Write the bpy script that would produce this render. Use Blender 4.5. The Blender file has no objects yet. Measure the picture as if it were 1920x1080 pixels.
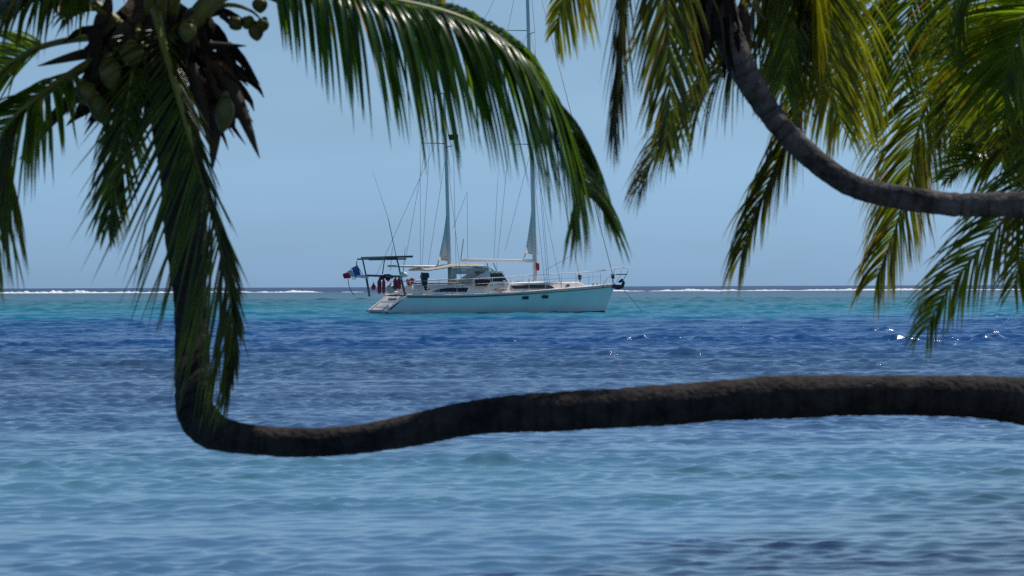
import bpy, math, random
import numpy as np
from mathutils import Vector, Matrix

S = bpy.context.scene
COL = S.collection
R = math.radians

# ------------------------------------------------------------------ camera
FPX = 5333.33                      # focal length in pixels of the 1920 wide photograph (100 mm on 36 mm)
CAM_H = 1.7
cam_d = bpy.data.cameras.new("camera")
cam = bpy.data.objects.new("camera", cam_d)
COL.objects.link(cam)
cam_d.lens = 100.0
cam_d.sensor_width = 36.0
cam_d.clip_start = 0.1
cam_d.clip_end = 60000.0
PITCH, ROLL = 0.027, -0.20
cam.matrix_world = (Matrix.Translation((0, 0, CAM_H)) @ Matrix.Rotation(R(90 - PITCH), 4, 'X')
                    @ Matrix.Rotation(R(ROLL), 4, 'Z'))
cam_d.dof.use_dof = True
cam_d.dof.focus_distance = 180.0
cam_d.dof.aperture_fstop = 100e-3 / 0.0160
cam_d.dof.aperture_blades = 0
S.camera = cam
CM = cam.matrix_world.copy()
CM3 = CM.to_3x3()


def ray(px, py):
    return CM3 @ Vector(((px - 960) / FPX, (540 - py) / FPX, -1.0))


def at(px, py, depth):
    d = ray(px, py)
    return CM.translation + d * (depth / d.y)


# ------------------------------------------------------------------ light
SUN_EL, SUN_AZ = 61.0, 50.0        # azimuth measured from +Y towards +X
w = bpy.data.worlds.new("World")
S.world = w
w.use_nodes = True
nt = w.node_tree
nt.nodes.clear()
wo = nt.nodes.new("ShaderNodeOutputWorld")
bg = nt.nodes.new("ShaderNodeBackground")
sky = nt.nodes.new("ShaderNodeTexSky")
sky.sky_type = 'NISHITA'
sky.sun_disc = False
sky.sun_elevation = R(SUN_EL)
sky.sun_rotation = R(SUN_AZ)
sky.altitude = 0
sky.air_density = 1.0
sky.dust_density = 0.3
sky.ozone_density = 2.5
tint = nt.nodes.new("ShaderNodeMix")
tint.data_type = 'RGBA'
tint.blend_type = 'MULTIPLY'
tint.inputs[0].default_value = 1.0
tint.inputs[7].default_value = (0.62, 0.78, 1.0, 1)
nt.links.new(sky.outputs[0], tint.inputs[6])
# clearer, bluer air low down over the open ocean than the standard sky has
tco = nt.nodes.new("ShaderNodeTexCoord")
spx = nt.nodes.new("ShaderNodeSeparateXYZ")
nt.links.new(tco.outputs["Generated"], spx.inputs[0])
srp = nt.nodes.new("ShaderNodeValToRGB")
SKY_TINT = [(0.0, (0.257, 0.453, 0.935)), (0.035, (0.310, 0.468, 0.795)), (0.06, (0.369, 0.485, 0.688)), (0.1, (0.43, 0.512, 0.615)), (0.35, (0.43, 0.50, 0.585))]
for _i, (_p, _c) in enumerate(SKY_TINT):
    _e = srp.color_ramp.elements[_i] if _i < 2 else srp.color_ramp.elements.new(_p)
    _e.position = _p
    _e.color = (*_c, 1)
nt.links.new(spx.outputs[2], srp.inputs[0])
nt.links.new(srp.outputs[0], tint.inputs[7])
nt.links.new(tint.outputs[2], bg.inputs[0])
cmap = nt.nodes.new("ShaderNodeMapping")
cmap.inputs["Scale"].default_value = (9, 9, 40)
nt.links.new(tco.outputs["Generated"], cmap.inputs["Vector"])
cnz = nt.nodes.new("ShaderNodeTexNoise")
cnz.inputs["Scale"].default_value = 1.0
cnz.inputs["Detail"].default_value = 5
nt.links.new(cmap.outputs[0], cnz.inputs["Vector"])
cmr = nt.nodes.new("ShaderNodeMapRange")
cmr.inputs[1].default_value, cmr.inputs[2].default_value = 0.3, 0.7
cmr.inputs[3].default_value, cmr.inputs[4].default_value = 0.955, 1.045
nt.links.new(cnz.outputs[0], cmr.inputs[0])
csc = nt.nodes.new("ShaderNodeVectorMath")
csc.operation = 'SCALE'
nt.links.new(tint.outputs[2], csc.inputs[0])
nt.links.new(cmr.outputs[0], csc.inputs["Scale"])
nt.links.new(csc.outputs[0], bg.inputs[0])
bg.inputs[1].default_value = 0.14
nt.links.new(bg.outputs[0], wo.inputs[0])

sun_d = bpy.data.lights.new("sun", 'SUN')
sun_d.energy = 3.5
sun_d.angle = R(0.5)
sun_d.color = (1.0, 0.95, 0.87)
sun = bpy.data.objects.new("sun", sun_d)
COL.objects.link(sun)
sv = Vector((math.sin(R(SUN_AZ)) * math.cos(R(SUN_EL)), math.cos(R(SUN_AZ)) * math.cos(R(SUN_EL)), math.sin(R(SUN_EL))))
sun.rotation_euler = sv.to_track_quat('Z', 'Y').to_euler()
sun.location = (0, 0, 60)

S.view_settings.view_transform = 'Standard'
S.view_settings.look = 'None'
S.view_settings.exposure = 0.0
S.view_settings.gamma = 1.0
S.view_settings.use_curve_mapping = False
S.cycles.use_denoising = False
S.cycles.max_bounces = 8
S.cycles.transparent_max_bounces = 8
S.cycles.caustics_reflective = False
S.cycles.sample_clamp_indirect = 1.5


# ------------------------------------------------------------------ helpers
class MB:
    """collects vertices / faces of one mesh"""

    def __init__(self):
        self.v, self.f, self.c, self.m = [], [], [], []

    def add(self, vs, fs, col=None, mi=0):
        o = len(self.v)
        self.v += [tuple(p) for p in vs]
        self.f += [tuple(i + o for i in f) for f in fs]
        self.m += [mi] * len(fs)
        if col is None:
            col = (1, 1, 1)
        if isinstance(col, list):
            self.c += col
        else:
            self.c += [col] * len(vs)

    def tube(self, pts, rad, n=8, caps=True, col=None, mi=0):
        pts = [Vector(p) for p in pts]
        k = len(pts)
        if not isinstance(rad, (list, tuple)):
            rad = [rad] * k
        vs, fs = [], []
        up = None
        for i, p in enumerate(pts):
            t = (pts[min(i + 1, k - 1)] - pts[max(i - 1, 0)])
            t = t.normalized() if t.length > 1e-9 else Vector((0, 0, 1))
            if up is None:
                up = Vector((0, 0, 1)) if abs(t.z) < 0.9 else Vector((1, 0, 0))
            a = up - t * up.dot(t)
            if a.length < 1e-6:
                a = t.orthogonal()
            a.normalize()
            up = a
            b = t.cross(a)
            for j in range(n):
                q = 2 * math.pi * j / n
                vs.append(p + (a * math.cos(q) + b * math.sin(q)) * rad[i])
        for i in range(k - 1):
            for j in range(n):
                j2 = (j + 1) % n
                fs.append((i * n + j, i * n + j2, (i + 1) * n + j2, (i + 1) * n + j))
        if caps:
            fs.append(tuple(range(n))[::-1])
            fs.append(tuple((k - 1) * n + j for j in range(n)))
        self.add(vs, fs, col, mi)

    def bar(self, a, b, r, n=6, col=None):
        self.tube([a, b], r, n, True, col)

    def box(self, lo, hi, col=None, mi=0, taper=None):
        x0, y0, z0 = lo
        x1, y1, z1 = hi
        vs = [(x0, y0, z0), (x1, y0, z0), (x1, y1, z0), (x0, y1, z0), (x0, y0, z1), (x1, y0, z1), (x1, y1, z1), (x0, y1, z1)]
        self.hexa(vs, col, mi)

    def hexa(self, vs, col=None, mi=0):
        self.add(vs, [(0, 3, 2, 1), (4, 5, 6, 7), (0, 1, 5, 4), (1, 2, 6, 5), (2, 3, 7, 6), (3, 0, 4, 7)], col, mi)

    def lathe(self, prof, centre, axis=(0, 0, 1), n=14, col=None):
        ax = Vector(axis).normalized()
        c = Vector(centre)
        a = ax.orthogonal().normalized()
        b = ax.cross(a)
        vs, fs = [], []
        for (h, r) in prof:
            for j in range(n):
                q = 2 * math.pi * j / n
                vs.append(c + ax * h + (a * math.cos(q) + b * math.sin(q)) * max(r, 1e-4))
        for i in range(len(prof) - 1):
            for j in range(n):
                j2 = (j + 1) % n
                fs.append((i * n + j, i * n + j2, (i + 1) * n + j2, (i + 1) * n + j))
        fs.append(tuple(range(n))[::-1])
        fs.append(tuple((len(prof) - 1) * n + j for j in range(n)))
        self.add(vs, fs, col)

    def build(self, name, mat, parent=None, smooth=True, angle=None, bevel=None):
        me = bpy.data.meshes.new(name)
        me.from_pydata(self.v, [], self.f)
        ca = me.color_attributes.new("pigment", 'FLOAT_COLOR', 'POINT')
        arr = np.ones((len(self.v), 4), np.float32)
        arr[:, :3] = np.array(self.c, np.float32)
        ca.data.foreach_set("color", arr.ravel())
        mats = mat if isinstance(mat, (list, tuple)) else [mat]
        for m in mats:
            me.materials.append(m)
        me.polygons.foreach_set("material_index", self.m)
        if smooth:
            me.polygons.foreach_set("use_smooth", [True] * len(self.f))
        me.update()
        if smooth and angle:
            me.set_sharp_from_angle(angle=R(angle))
        o = bpy.data.objects.new(name, me)
        COL.objects.link(o)
        if parent:
            o.parent = parent
        if bevel:
            b = o.modifiers.new("bevel", 'BEVEL')
            b.width = bevel
            b.segments = 2
            b.limit_method = 'ANGLE'
        return o


def tag(o, label=None, cat=None, group=None, kind=None):
    if label:
        o["label"] = label
    if cat:
        o["category"] = cat
    if group:
        o["group"] = group
    if kind:
        o["kind"] = kind
    return o


def empty(name, loc, rz=0.0):
    o = bpy.data.objects.new(name, None)
    COL.objects.link(o)
    o.location = loc
    o.rotation_euler = (0, 0, rz)
    o.empty_display_size = 0.3
    return o


def spline(pts, n):
    """Catmull-Rom through pts (tuples of any length), n samples, evenly by chord"""
    P = np.array(pts, float)
    d = np.concatenate([[0], np.cumsum(np.maximum(np.linalg.norm(np.diff(P[:, :3], axis=0), axis=1), 1e-6))])
    P = np.vstack([2 * P[0] - P[1], P, 2 * P[-1] - P[-2]])
    out = []
    for s in np.linspace(0, d[-1], n):
        i = min(np.searchsorted(d, s, side='right') - 1, len(d) - 2)
        t = (s - d[i]) / (d[i + 1] - d[i])
        p0, p1, p2, p3 = P[i], P[i + 1], P[i + 2], P[i + 3]
        out.append(0.5 * (2 * p1 + (p2 - p0) * t + (2 * p0 - 5 * p1 + 4 * p2 - p3) * t * t + (3 * p1 - p0 - 3 * p2 + p3) * t ** 3))
    return np.array(out)


# ------------------------------------------------------------------ materials
def new_mat(name):
    m = bpy.data.materials.new(name)
    m.use_nodes = True
    n = m.node_tree.nodes
    n.clear()
    out = n.new("ShaderNodeOutputMaterial")
    p = n.new("ShaderNodeBsdfPrincipled")
    m.node_tree.links.new(p.outputs[0], out.inputs[0])
    return m, m.node_tree, p, out


def plain(name, col, rough=0.5, metal=0.0, var=0.12, scale=3.0, bump=0.0, spec=0.5):
    """painted / moulded surface with slight weathering noise"""
    m, t, p, out = new_mat(name)
    tc = t.nodes.new("ShaderNodeTexCoord")
    nz = t.nodes.new("ShaderNodeTexNoise")
    nz.inputs["Scale"].default_value = scale
    nz.inputs["Detail"].default_value = 6
    t.links.new(tc.outputs["Object"], nz.inputs["Vector"])
    mr = t.nodes.new("ShaderNodeMapRange")
    mr.inputs[1].default_value = 0.3
    mr.inputs[2].default_value = 0.7
    mr.inputs[3].default_value = 1 - var
    mr.inputs[4].default_value = 1 + var
    t.links.new(nz.outputs[0], mr.inputs[0])
    mx = t.nodes.new("ShaderNodeVectorMath")
    mx.operation = 'SCALE'
    mx.inputs[0].default_value = col
    t.links.new(mr.outputs[0], mx.inputs["Scale"])
    t.links.new(mx.outputs[0], p.inputs["Base Color"])
    p.inputs["Roughness"].default_value = rough
    p.inputs["Metallic"].default_value = metal
    p.inputs["Specular IOR Level"].default_value = spec
    if bump:
        b = t.nodes.new("ShaderNodeBump")
        b.inputs["Strength"].default_value = 0.6
        b.inputs["Distance"].default_value = bump
        t.links.new(nz.outputs[0], b.inputs["Height"])
        t.links.new(b.outputs[0], p.inputs["Normal"])
    return m


def leaf_material():
    m, t, p, out = new_mat("palm_leaf")
    at_ = t.nodes.new("ShaderNodeAttribute")
    at_.attribute_name = "pigment"
    tc = t.nodes.new("ShaderNodeTexCoord")
    nz = t.nodes.new("ShaderNodeTexNoise")
    nz.inputs["Scale"].default_value = 9
    nz.inputs["Detail"].default_value = 4
    t.links.new(tc.outputs["Object"], nz.inputs["Vector"])
    mr = t.nodes.new("ShaderNodeMapRange")
    mr.inputs[1].default_value, mr.inputs[2].default_value = 0.3, 0.7
    mr.inputs[3].default_value, mr.inputs[4].default_value = 0.75, 1.25
    t.links.new(nz.outputs[0], mr.inputs[0])
    mx = t.nodes.new("ShaderNodeVectorMath")
    mx.operation = 'SCALE'
    t.links.new(at_.outputs["Color"], mx.inputs[0])
    t.links.new(mr.outputs[0], mx.inputs["Scale"])
    t.links.new(mx.outputs[0], p.inputs["Base Color"])
    p.inputs["Roughness"].default_value = 0.26
    p.inputs["Specular IOR Level"].default_value = 0.5
    tr = t.nodes.new("ShaderNodeBsdfTranslucent")
    tm = t.nodes.new("ShaderNodeMix")
    tm.data_type = 'RGBA'
    tm.blend_type = 'MULTIPLY'
    tm.inputs[0].default_value = 1.0
    tm.inputs[7].default_value = (4.2, 3.8, 0.5, 1)
    t.links.new(mx.outputs[0], tm.inputs[6])
    t.links.new(tm.outputs[2], tr.inputs["Color"])
    ad = t.nodes.new("ShaderNodeMixShader")
    ad.inputs[0].default_value = 0.55
    t.links.new(p.outputs[0], ad.inputs[1])
    t.links.new(tr.outputs[0], ad.inputs[2])
    t.links.new(ad.outputs[0], out.inputs[0])
    return m


def bark_material(name, dark, light, ring=-0.65):
    m, t, p, out = new_mat(name)
    tc = t.nodes.new("ShaderNodeTexCoord")
    uv = t.nodes.new("ShaderNodeAttribute")
    uv.attribute_name = "pigment"          # r = distance along the trunk, for the leaf-scar rings
    nz = t.nodes.new("ShaderNodeTexNoise")
    nz.inputs["Scale"].default_value = 5.5
    nz.inputs["Detail"].default_value = 8
    nz.inputs["Roughness"].default_value = 0.7
    t.links.new(tc.outputs["Object"], nz.inputs["Vector"])
    rmp = t.nodes.new("ShaderNodeValToRGB")
    rmp.color_ramp.elements[0].position = 0.36
    rmp.color_ramp.elements[0].color = (*dark, 1)
    rmp.color_ramp.elements[1].position = 0.66
    rmp.color_ramp.elements[1].color = (*light, 1)
    t.links.new(nz.outputs[0], rmp.inputs[0])
    sep = t.nodes.new("ShaderNodeSeparateColor")
    t.links.new(uv.outputs["Color"], sep.inputs[0])
    gm = t.nodes.new("ShaderNodeMath")
    gm.operation = 'MULTIPLY_ADD'
    gm.inputs[1].default_value, gm.inputs[2].default_value = (ring, 1.0) if ring else (0.0, 1.0)
    t.links.new(sep.outputs[1], gm.inputs[0])
    sc = t.nodes.new("ShaderNodeVectorMath")
    sc.operation = 'SCALE'
    t.links.new(rmp.outputs[0], sc.inputs[0])
    t.links.new(gm.outputs[0], sc.inputs["Scale"])
    t.links.new(sc.outputs[0], p.inputs["Base Color"])
    p.inputs["Roughness"].default_value = 0.9
    p.inputs["Specular IOR Level"].default_value = 0.2
    nz2 = t.nodes.new("ShaderNodeTexNoise")
    nz2.inputs["Scale"].default_value = 30
    nz2.inputs["Detail"].default_value = 6
    t.links.new(tc.outputs["Object"], nz2.inputs["Vector"])
    b = t.nodes.new("ShaderNodeBump")
    b.inputs["Strength"].default_value = 0.7
    b.inputs["Distance"].default_value = 0.03
    t.links.new(nz2.outputs[0], b.inputs["Height"])
    t.links.new(b.outputs[0], p.inputs["Normal"])
    return m


def water_material():
    m, t, p, out = new_mat("sea_water")
    N, L = t.nodes, t.links

    def math_(op, a, b=None, c=None):
        n = N.new("ShaderNodeMath")
        n.operation = op
        for i, x in enumerate((a, b, c)):
            if x is None:
                continue
            if isinstance(x, (int, float)):
                n.inputs[i].default_value = x
            else:
                L.new(x, n.inputs[i])
        return n.outputs[0]

    def noise(scale, sx, sy, detail=3, rough=0.5):
        mp = N.new("ShaderNodeMapping")
        mp.inputs["Scale"].default_value = (sx, sy, 1)
        L.new(geo.outputs["Position"], mp.inputs["Vector"])
        n = N.new("ShaderNodeTexNoise")
        n.inputs["Scale"].default_value = scale
        n.inputs["Detail"].default_value = detail
        n.inputs["Roughness"].default_value = rough
        L.new(mp.outputs[0], n.inputs["Vector"])
        return n.outputs[0]

    geo = N.new("ShaderNodeNewGeometry")
    sep = N.new("ShaderNodeSeparateXYZ")
    L.new(geo.outputs["Position"], sep.inputs[0])
    y = math_('MAXIMUM', sep.outputs[1], 1.0)
    # depth zones of the lagoon: log of the distance out to the reef, their edges wandering
    n1 = noise(1.0, 0.02, 0.012, 4, 0.6)
    n1b = noise(1.0, 0.35, 0.16, 4, 0.6)
    lg = math_('LOGARITHM', y, 10.0)
    lg = math_('ADD', lg, math_('MULTIPLY', math_('SUBTRACT', n1, 0.5), 0.10))
    lg = math_('ADD', lg, math_('MULTIPLY', math_('SUBTRACT', n1b, 0.5), 0.13))
    fac = math_('DIVIDE', math_('SUBTRACT', lg, 1.0), 2.5)
    rmp = N.new("ShaderNodeValToRGB")
    cr = rmp.color_ramp

    def zone(dist, col):
        return ((math.log10(dist) - 1) / 2.5, col)
    stops = [zone(12, (0.056, 0.135, 0.25)), zone(19, (0.068, 0.175, 0.275)), zone(25, (0.080, 0.215, 0.285)), zone(34, (0.048, 0.112, 0.215)), zone(47, (0.044, 0.092, 0.175)),
             zone(66, (0.028, 0.080, 0.165)), zone(85, (0.004, 0.062, 0.200)), zone(138, (0.004, 0.072, 0.21)),
             zone(158, (0.005, 0.175, 0.28)), zone(250, (0.012, 0.18, 0.215)), zone(400, (0.034, 0.115, 0.135)),
             zone(900, (0.035, 0.10, 0.13)), zone(1060, (0.016, 0.036, 0.10)), zone(1300, (0.012, 0.028, 0.085))]
    cr.elements[0].position, cr.elements[0].color = stops[0][0], (*stops[0][1], 1)
    cr.elements[1].position, cr.elements[1].color = stops[-1][0], (*stops[-1][1], 1)
    for pz, c in stops[1:-1]:
        e = cr.elements.new(pz)
        e.color = (*c, 1)
    L.new(fac, rmp.inputs[0])
    # dark weed and coral heads on the floor, in the shallows only
    nw = noise(1.0, 0.45, 0.22, 5, 0.65)
    wr = N.new("ShaderNodeMapRange")
    wr.inputs[1].default_value, wr.inputs[2].default_value = 0.56, 0.68
    L.new(nw, wr.inputs[0])
    near = N.new("ShaderNodeMapRange")
    near.inputs[1].default_value, near.inputs[2].default_value = 80, 55
    L.new(y, near.inputs[0])
    wf = math_('MULTIPLY', math_('MULTIPLY', wr.outputs[0], near.outputs[0]), 0.55)
    mx = N.new("ShaderNodeMix")
    mx.data_type = 'RGBA'
    L.new(wf, mx.inputs[0])
    L.new(rmp.outputs[0], mx.inputs[6])
    mx.inputs[7].default_value = (0.020, 0.045, 0.050, 1)
    # dark reflection of the palms, painted into the water colour near and right
    palm_refl = N.new("ShaderNodeMapRange")
    palm_refl.inputs[1].default_value, palm_refl.inputs[2].default_value = 0.2, 3.6
    L.new(math_('SUBTRACT', math_('ADD', sep.outputs[0], math_('MULTIPLY', n1b, 2.2)), math_('MULTIPLY', math_('SUBTRACT', y, 16.0), 0.45)), palm_refl.inputs[0])
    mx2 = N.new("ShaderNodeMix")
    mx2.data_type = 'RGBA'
    L.new(math_('MULTIPLY', palm_refl.outputs[0], 0.95), mx2.inputs[0])
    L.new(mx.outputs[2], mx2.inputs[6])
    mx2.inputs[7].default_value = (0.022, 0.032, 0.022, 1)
    # white caps
    nc = noise(1.0, 1.3, 0.55, 3, 0.6)
    nc2 = noise(1.0, 0.05, 0.03, 2, 0.5)
    cap = N.new("ShaderNodeMapRange")
    cap.inputs[1].default_value, cap.inputs[2].default_value = 0.775, 0.80
    L.new(math_('ADD', nc, math_('MULTIPLY', math_('SUBTRACT', nc2, 0.5), 0.25)), cap.inputs[0])
    far = N.new("ShaderNodeMapRange")
    far.inputs[1].default_value, far.inputs[2].default_value = 60, 110
    L.new(y, far.inputs[0])
    capf = math_('MULTIPLY', cap.outputs[0], far.outputs[0])
    mx3 = N.new("ShaderNodeMix")
    mx3.data_type = 'RGBA'
    L.new(capf, mx3.inputs[0])
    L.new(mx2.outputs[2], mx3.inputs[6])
    mx3.inputs[7].default_value = (0.75, 0.8, 0.82, 1)
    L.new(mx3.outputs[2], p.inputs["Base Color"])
    rgh = N.new("ShaderNodeMapRange")      # waves too small to see widen the mirror far out
    rgh.inputs[1].default_value, rgh.inputs[2].default_value = 1.5, 3.0
    rgh.inputs[3].default_value, rgh.inputs[4].default_value = 0.085, 0.36
    L.new(math_('LOGARITHM', y, 10.0), rgh.inputs[0])
    L.new(math_('ADD', math_('MULTIPLY', capf, 0.4), rgh.outputs[0]), p.inputs["Roughness"])
    p.inputs["IOR"].default_value = 1.5
    p.inputs["Specular IOR Level"].default_value = 0.5
    # ripples finer than the modelled waves
    nb = noise(1.0, 3.2, 8.0, 4, 0.6)
    nb2 = noise(1.0, 0.9, 2.4, 3, 0.6)
    b = N.new("ShaderNodeBump")
    # cat's paws: rippled patches next to slicks that mirror the sky
    npw = noise(1.0, 1.5, 0.8, 7, 0.76)
    paw = N.new("ShaderNodeMapRange")
    paw.inputs[1].default_value, paw.inputs[2].default_value = 0.46, 0.585
    paw.inputs[3].default_value, paw.inputs[4].default_value = 0.02, 1.0
    L.new(npw, paw.inputs[0])
    wnd = N.new("ShaderNodeMapRange")      # sheltered by the shore, windier further out
    wnd.inputs[1].default_value, wnd.inputs[2].default_value = 22, 62
    wnd.inputs[3].default_value, wnd.inputs[4].default_value = 0.09, 0.55
    L.new(y, wnd.inputs[0])
    L.new(math_('MULTIPLY', paw.outputs[0], wnd.outputs[0]), b.inputs["Strength"])
    b.inputs["Distance"].default_value = 0.10
    L.new(math_('ADD', nb, math_('MULTIPLY', nb2, 2.0)), b.inputs["Height"])
    L.new(b.outputs[0], p.inputs["Normal"])
    return m


M_LEAF = leaf_material()
M_BARK = bark_material("palm_bark", (0.014, 0.0115, 0.0115), (0.070, 0.058, 0.052), ring=-0.4)
M_BARK2 = bark_material("palm_bark_grey", (0.032, 0.028, 0.025), (0.20, 0.178, 0.16), ring=-0.5)
M_FIBRE = bark_material("palm_fibre", (0.018, 0.013, 0.010), (0.11, 0.065, 0.045), ring=0)
M_DRY = plain("dry_leaf_fibre", (1, 1, 1), 0.9, var=.3, scale=12, spec=.2)
_t = M_DRY.node_tree
_a = _t.nodes.new("ShaderNodeAttribute")
_a.attribute_name = "pigment"
_v = [n for n in _t.nodes if n.type == 'VECT_MATH'][0]
_t.links.new(_a.outputs["Color"], _v.inputs[0])
M_RACHIS = plain("leaf_stalk", (0.17, 0.17, 0.028), 0.5, var=0.3, scale=8)
M_STALK = plain("dead_stalk", (0.055, 0.035, 0.026), 0.8, var=0.4, scale=9, bump=0.01)
M_NUT = plain("coconut_husk", (0.085, 0.088, 0.012), 0.45, var=0.35, scale=9)
M_WATER = water_material()


# ------------------------------------------------------------------ sea: one sheet, waves modelled where they can be seen
def build_water():
    rng = np.random.default_rng(5)
    # rows outwards, columns round the compass (dense over the lagoon in front)
    rr = [2.0]
    while rr[-1] < 55000:
        r = rr[-1]
        if r < 13:
            rr.append(r + 0.5)
        elif r < 420:
            rr.append(r * 1.0016)
        elif r < 950:
            rr.append(r * 1.004)
        elif r < 1700:
            rr.append(r + 7)
        else:
            rr.append(r * 1.12)
    rr = np.array(rr)
    half = 15.0
    dense = np.linspace(-half, half, 900)
    left = np.linspace(-180, -half, 50)[:-1]
    right = np.linspace(half, 180, 50)[1:-1]
    ang = np.radians(np.concatenate([left, dense, right]))
    nr, na = len(rr), len(ang)
    RR, AA = np.meshgrid(rr, ang, indexing='ij')
    X = (RR * np.sin(AA)).astype(np.float32)
    Y = (RR * np.cos(AA)).astype(np.float32)
    Z = np.zeros_like(X)
    dr = np.gradient(rr)
    # wind sea: crests lie mostly across the view
    lam = np.exp(np.linspace(math.log(0.10), math.log(3.4), 120))
    for l in lam:
        th = rng.normal(0, 0.62 if l < 0.62 else 0.42)
        k = 2 * math.pi / l
        kx, ky = k * math.sin(th), k * math.cos(th)
        a = 0.0056 * l ** 0.74 * rng.uniform(0.6, 1.3)
        ph = rng.uniform(0, 6.283)
        wgt = np.clip((l / (dr * 2.2)) - 0.7, 0, 1).astype(np.float32)
        shore = np.clip((rr - 22) / 45, 0, 1).astype(np.float32)
        if l < 0.22:
            wgt = wgt * (0.5 + 0.5 * shore)
        elif l < 0.62:
            wgt = wgt * (1.6 - 0.6 * shore)
        elif l < 1.4:
            wgt = wgt * (0.55 + 0.45 * shore)
        if l > 1.4:
            wgt = wgt * np.clip((rr - 90) / 160, 0, 1).astype(np.float32) * (1.4 / l) ** 1.0
        rows = np.nonzero(wgt > 0)[0]
        if not len(rows):
            continue
        i1 = rows.max() + 1
        q = np.float32(kx) * X[:i1] + np.float32(ky) * Y[:i1] + np.float32(ph)
        Z[:i1] += (np.float32(a) * wgt[:i1, None]) * np.sin(q)
    grow = np.clip((RR - 19) / 66, 0, 1) * 0.85 + 0.29
    gust = np.ones_like(Z)
    for l in (1.7, 2.3, 3.1, 4.4, 6.5, 9.0, 14.0, 22.0, 37.0):
        th = rng.normal(0, 0.5)
        k = 2 * math.pi / l
        gust += np.float32(0.17) * np.sin(k * (0.45 * math.sin(th) * X + math.cos(th) * Y) + rng.uniform(0, 6.28)) * np.clip(l / (dr[:, None] * 2.5) - .7, 0, 1)
    Z *= grow.astype(np.float32) * np.clip(gust, 0.12, 2.1).astype(np.float32)
    Z = Z + np.clip(0.45 - (RR - 25) / 60, 0.15, 0.45).astype(np.float32) * Z * Z / 0.025 * (Z > 0)
    # ocean swell beyond the reef
    mask = np.clip((RR - 1010) / 60, 0, 1) * np.clip((2600 - RR) / 500, 0, 1)
    sw = np.zeros_like(Z)
    for l in (48, 63, 85, 120, 150, 210):
        th = rng.normal(0, 0.35)
        k = 2 * math.pi / l
        sw += np.sin(k * (math.sin(th) * X + math.cos(th) * Y) + rng.uniform(0, 6.28)) * 0.26
    mod = 0.55 + 0.45 * np.sin(X / 37.0 + 1.3) * np.sin(X / 91.0 + 0.4)
    Z = Z + (mask * sw * mod * 1.15).astype(np.float32)
    co = np.stack([X, Y, Z], -1).reshape(-1, 3).astype(np.float32)
    i = np.arange(nr - 1)[:, None] * na
    j = np.arange(na)[None, :]
    j2 = (j + 1) % na
    quads = np.stack([i + j, i + na + j, i + na + j2, i + j2], -1).reshape(-1, 4)
    # close the middle under the viewer
    me = bpy.data.meshes.new("sea")
    nv = len(co)
    co = np.vstack([co, [[0, 0, 0]]]).astype(np.float32)
    tri = np.stack([np.full(na, nv), np.arange(na), (np.arange(na) + 1) % na], -1)
    loops = np.concatenate([quads.ravel(), tri.ravel()]).astype(np.int32)
    starts = np.concatenate([np.arange(len(quads)) * 4, len(quads) * 4 + np.arange(na) * 3]).astype(np.int32)
    me.vertices.add(len(co))
    me.vertices.foreach_set("co", co.ravel())
    me.loops.add(len(loops))
    me.loops.foreach_set("vertex_index", loops)
    me.polygons.add(len(starts))
    me.polygons.foreach_set("loop_start", starts)
    me.update(calc_edges=True)
    me.polygons.foreach_set("use_smooth", np.ones(len(starts), bool))
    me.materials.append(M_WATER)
    o = bpy.data.objects.new("sea_water", me)
    COL.objects.link(o)
    tag(o, "blue and turquoise lagoon water rippled by the wind out to the horizon", "water", kind="structure")


build_water()


def build_beach():
    m, t, p, out = new_mat("coral_sand")
    tc = t.nodes.new("ShaderNodeTexCoord")
    nz = t.nodes.new("ShaderNodeTexNoise")
    nz.inputs["Scale"].default_value = 3
    nz.inputs["Detail"].default_value = 8
    t.links.new(tc.outputs["Object"], nz.inputs["Vector"])
    rm = t.nodes.new("ShaderNodeValToRGB")
    rm.color_ramp.elements[0].color = (0.22, 0.18, 0.13, 1)
    rm.color_ramp.elements[1].color = (0.42, 0.37, 0.28, 1)
    t.links.new(nz.outputs[0], rm.inputs[0])
    t.links.new(rm.outputs[0], p.inputs["Base Color"])
    p.inputs["Roughness"].default_value = 0.95
    b = MB()
    xs = np.linspace(-60, 60, 100)
    ys = np.linspace(-50, 42, 80)
    rnd = random.Random(3)
    for yy in ys:
        for xx in xs:
            edge = 5.6 + 0.10 * max(yy - 10, 0) + 0.5 * math.sin(yy * 0.35)
            d = max(xx - edge - max(0, yy - 26) * 1.6, 3.5 - yy)
            z = min(0.16 * d, 0.9 + 0.02 * d) if d > -6 else -1.0
            b.v.append((xx, yy, z + rnd.uniform(-0.03, 0.03)))
            b.c.append((1, 1, 1))
    nx = len(xs)
    for j in range(len(ys) - 1):
        for i in range(nx - 1):
            b.f.append((j * nx + i, j * nx + i + 1, (j + 1) * nx + i + 1, (j + 1) * nx + i))
            b.m.append(0)
    o = b.build("beach_sand", m)
    tag(o, "pale coral sand shore the palms grow from", "beach", kind="structure")


build_beach()


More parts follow.
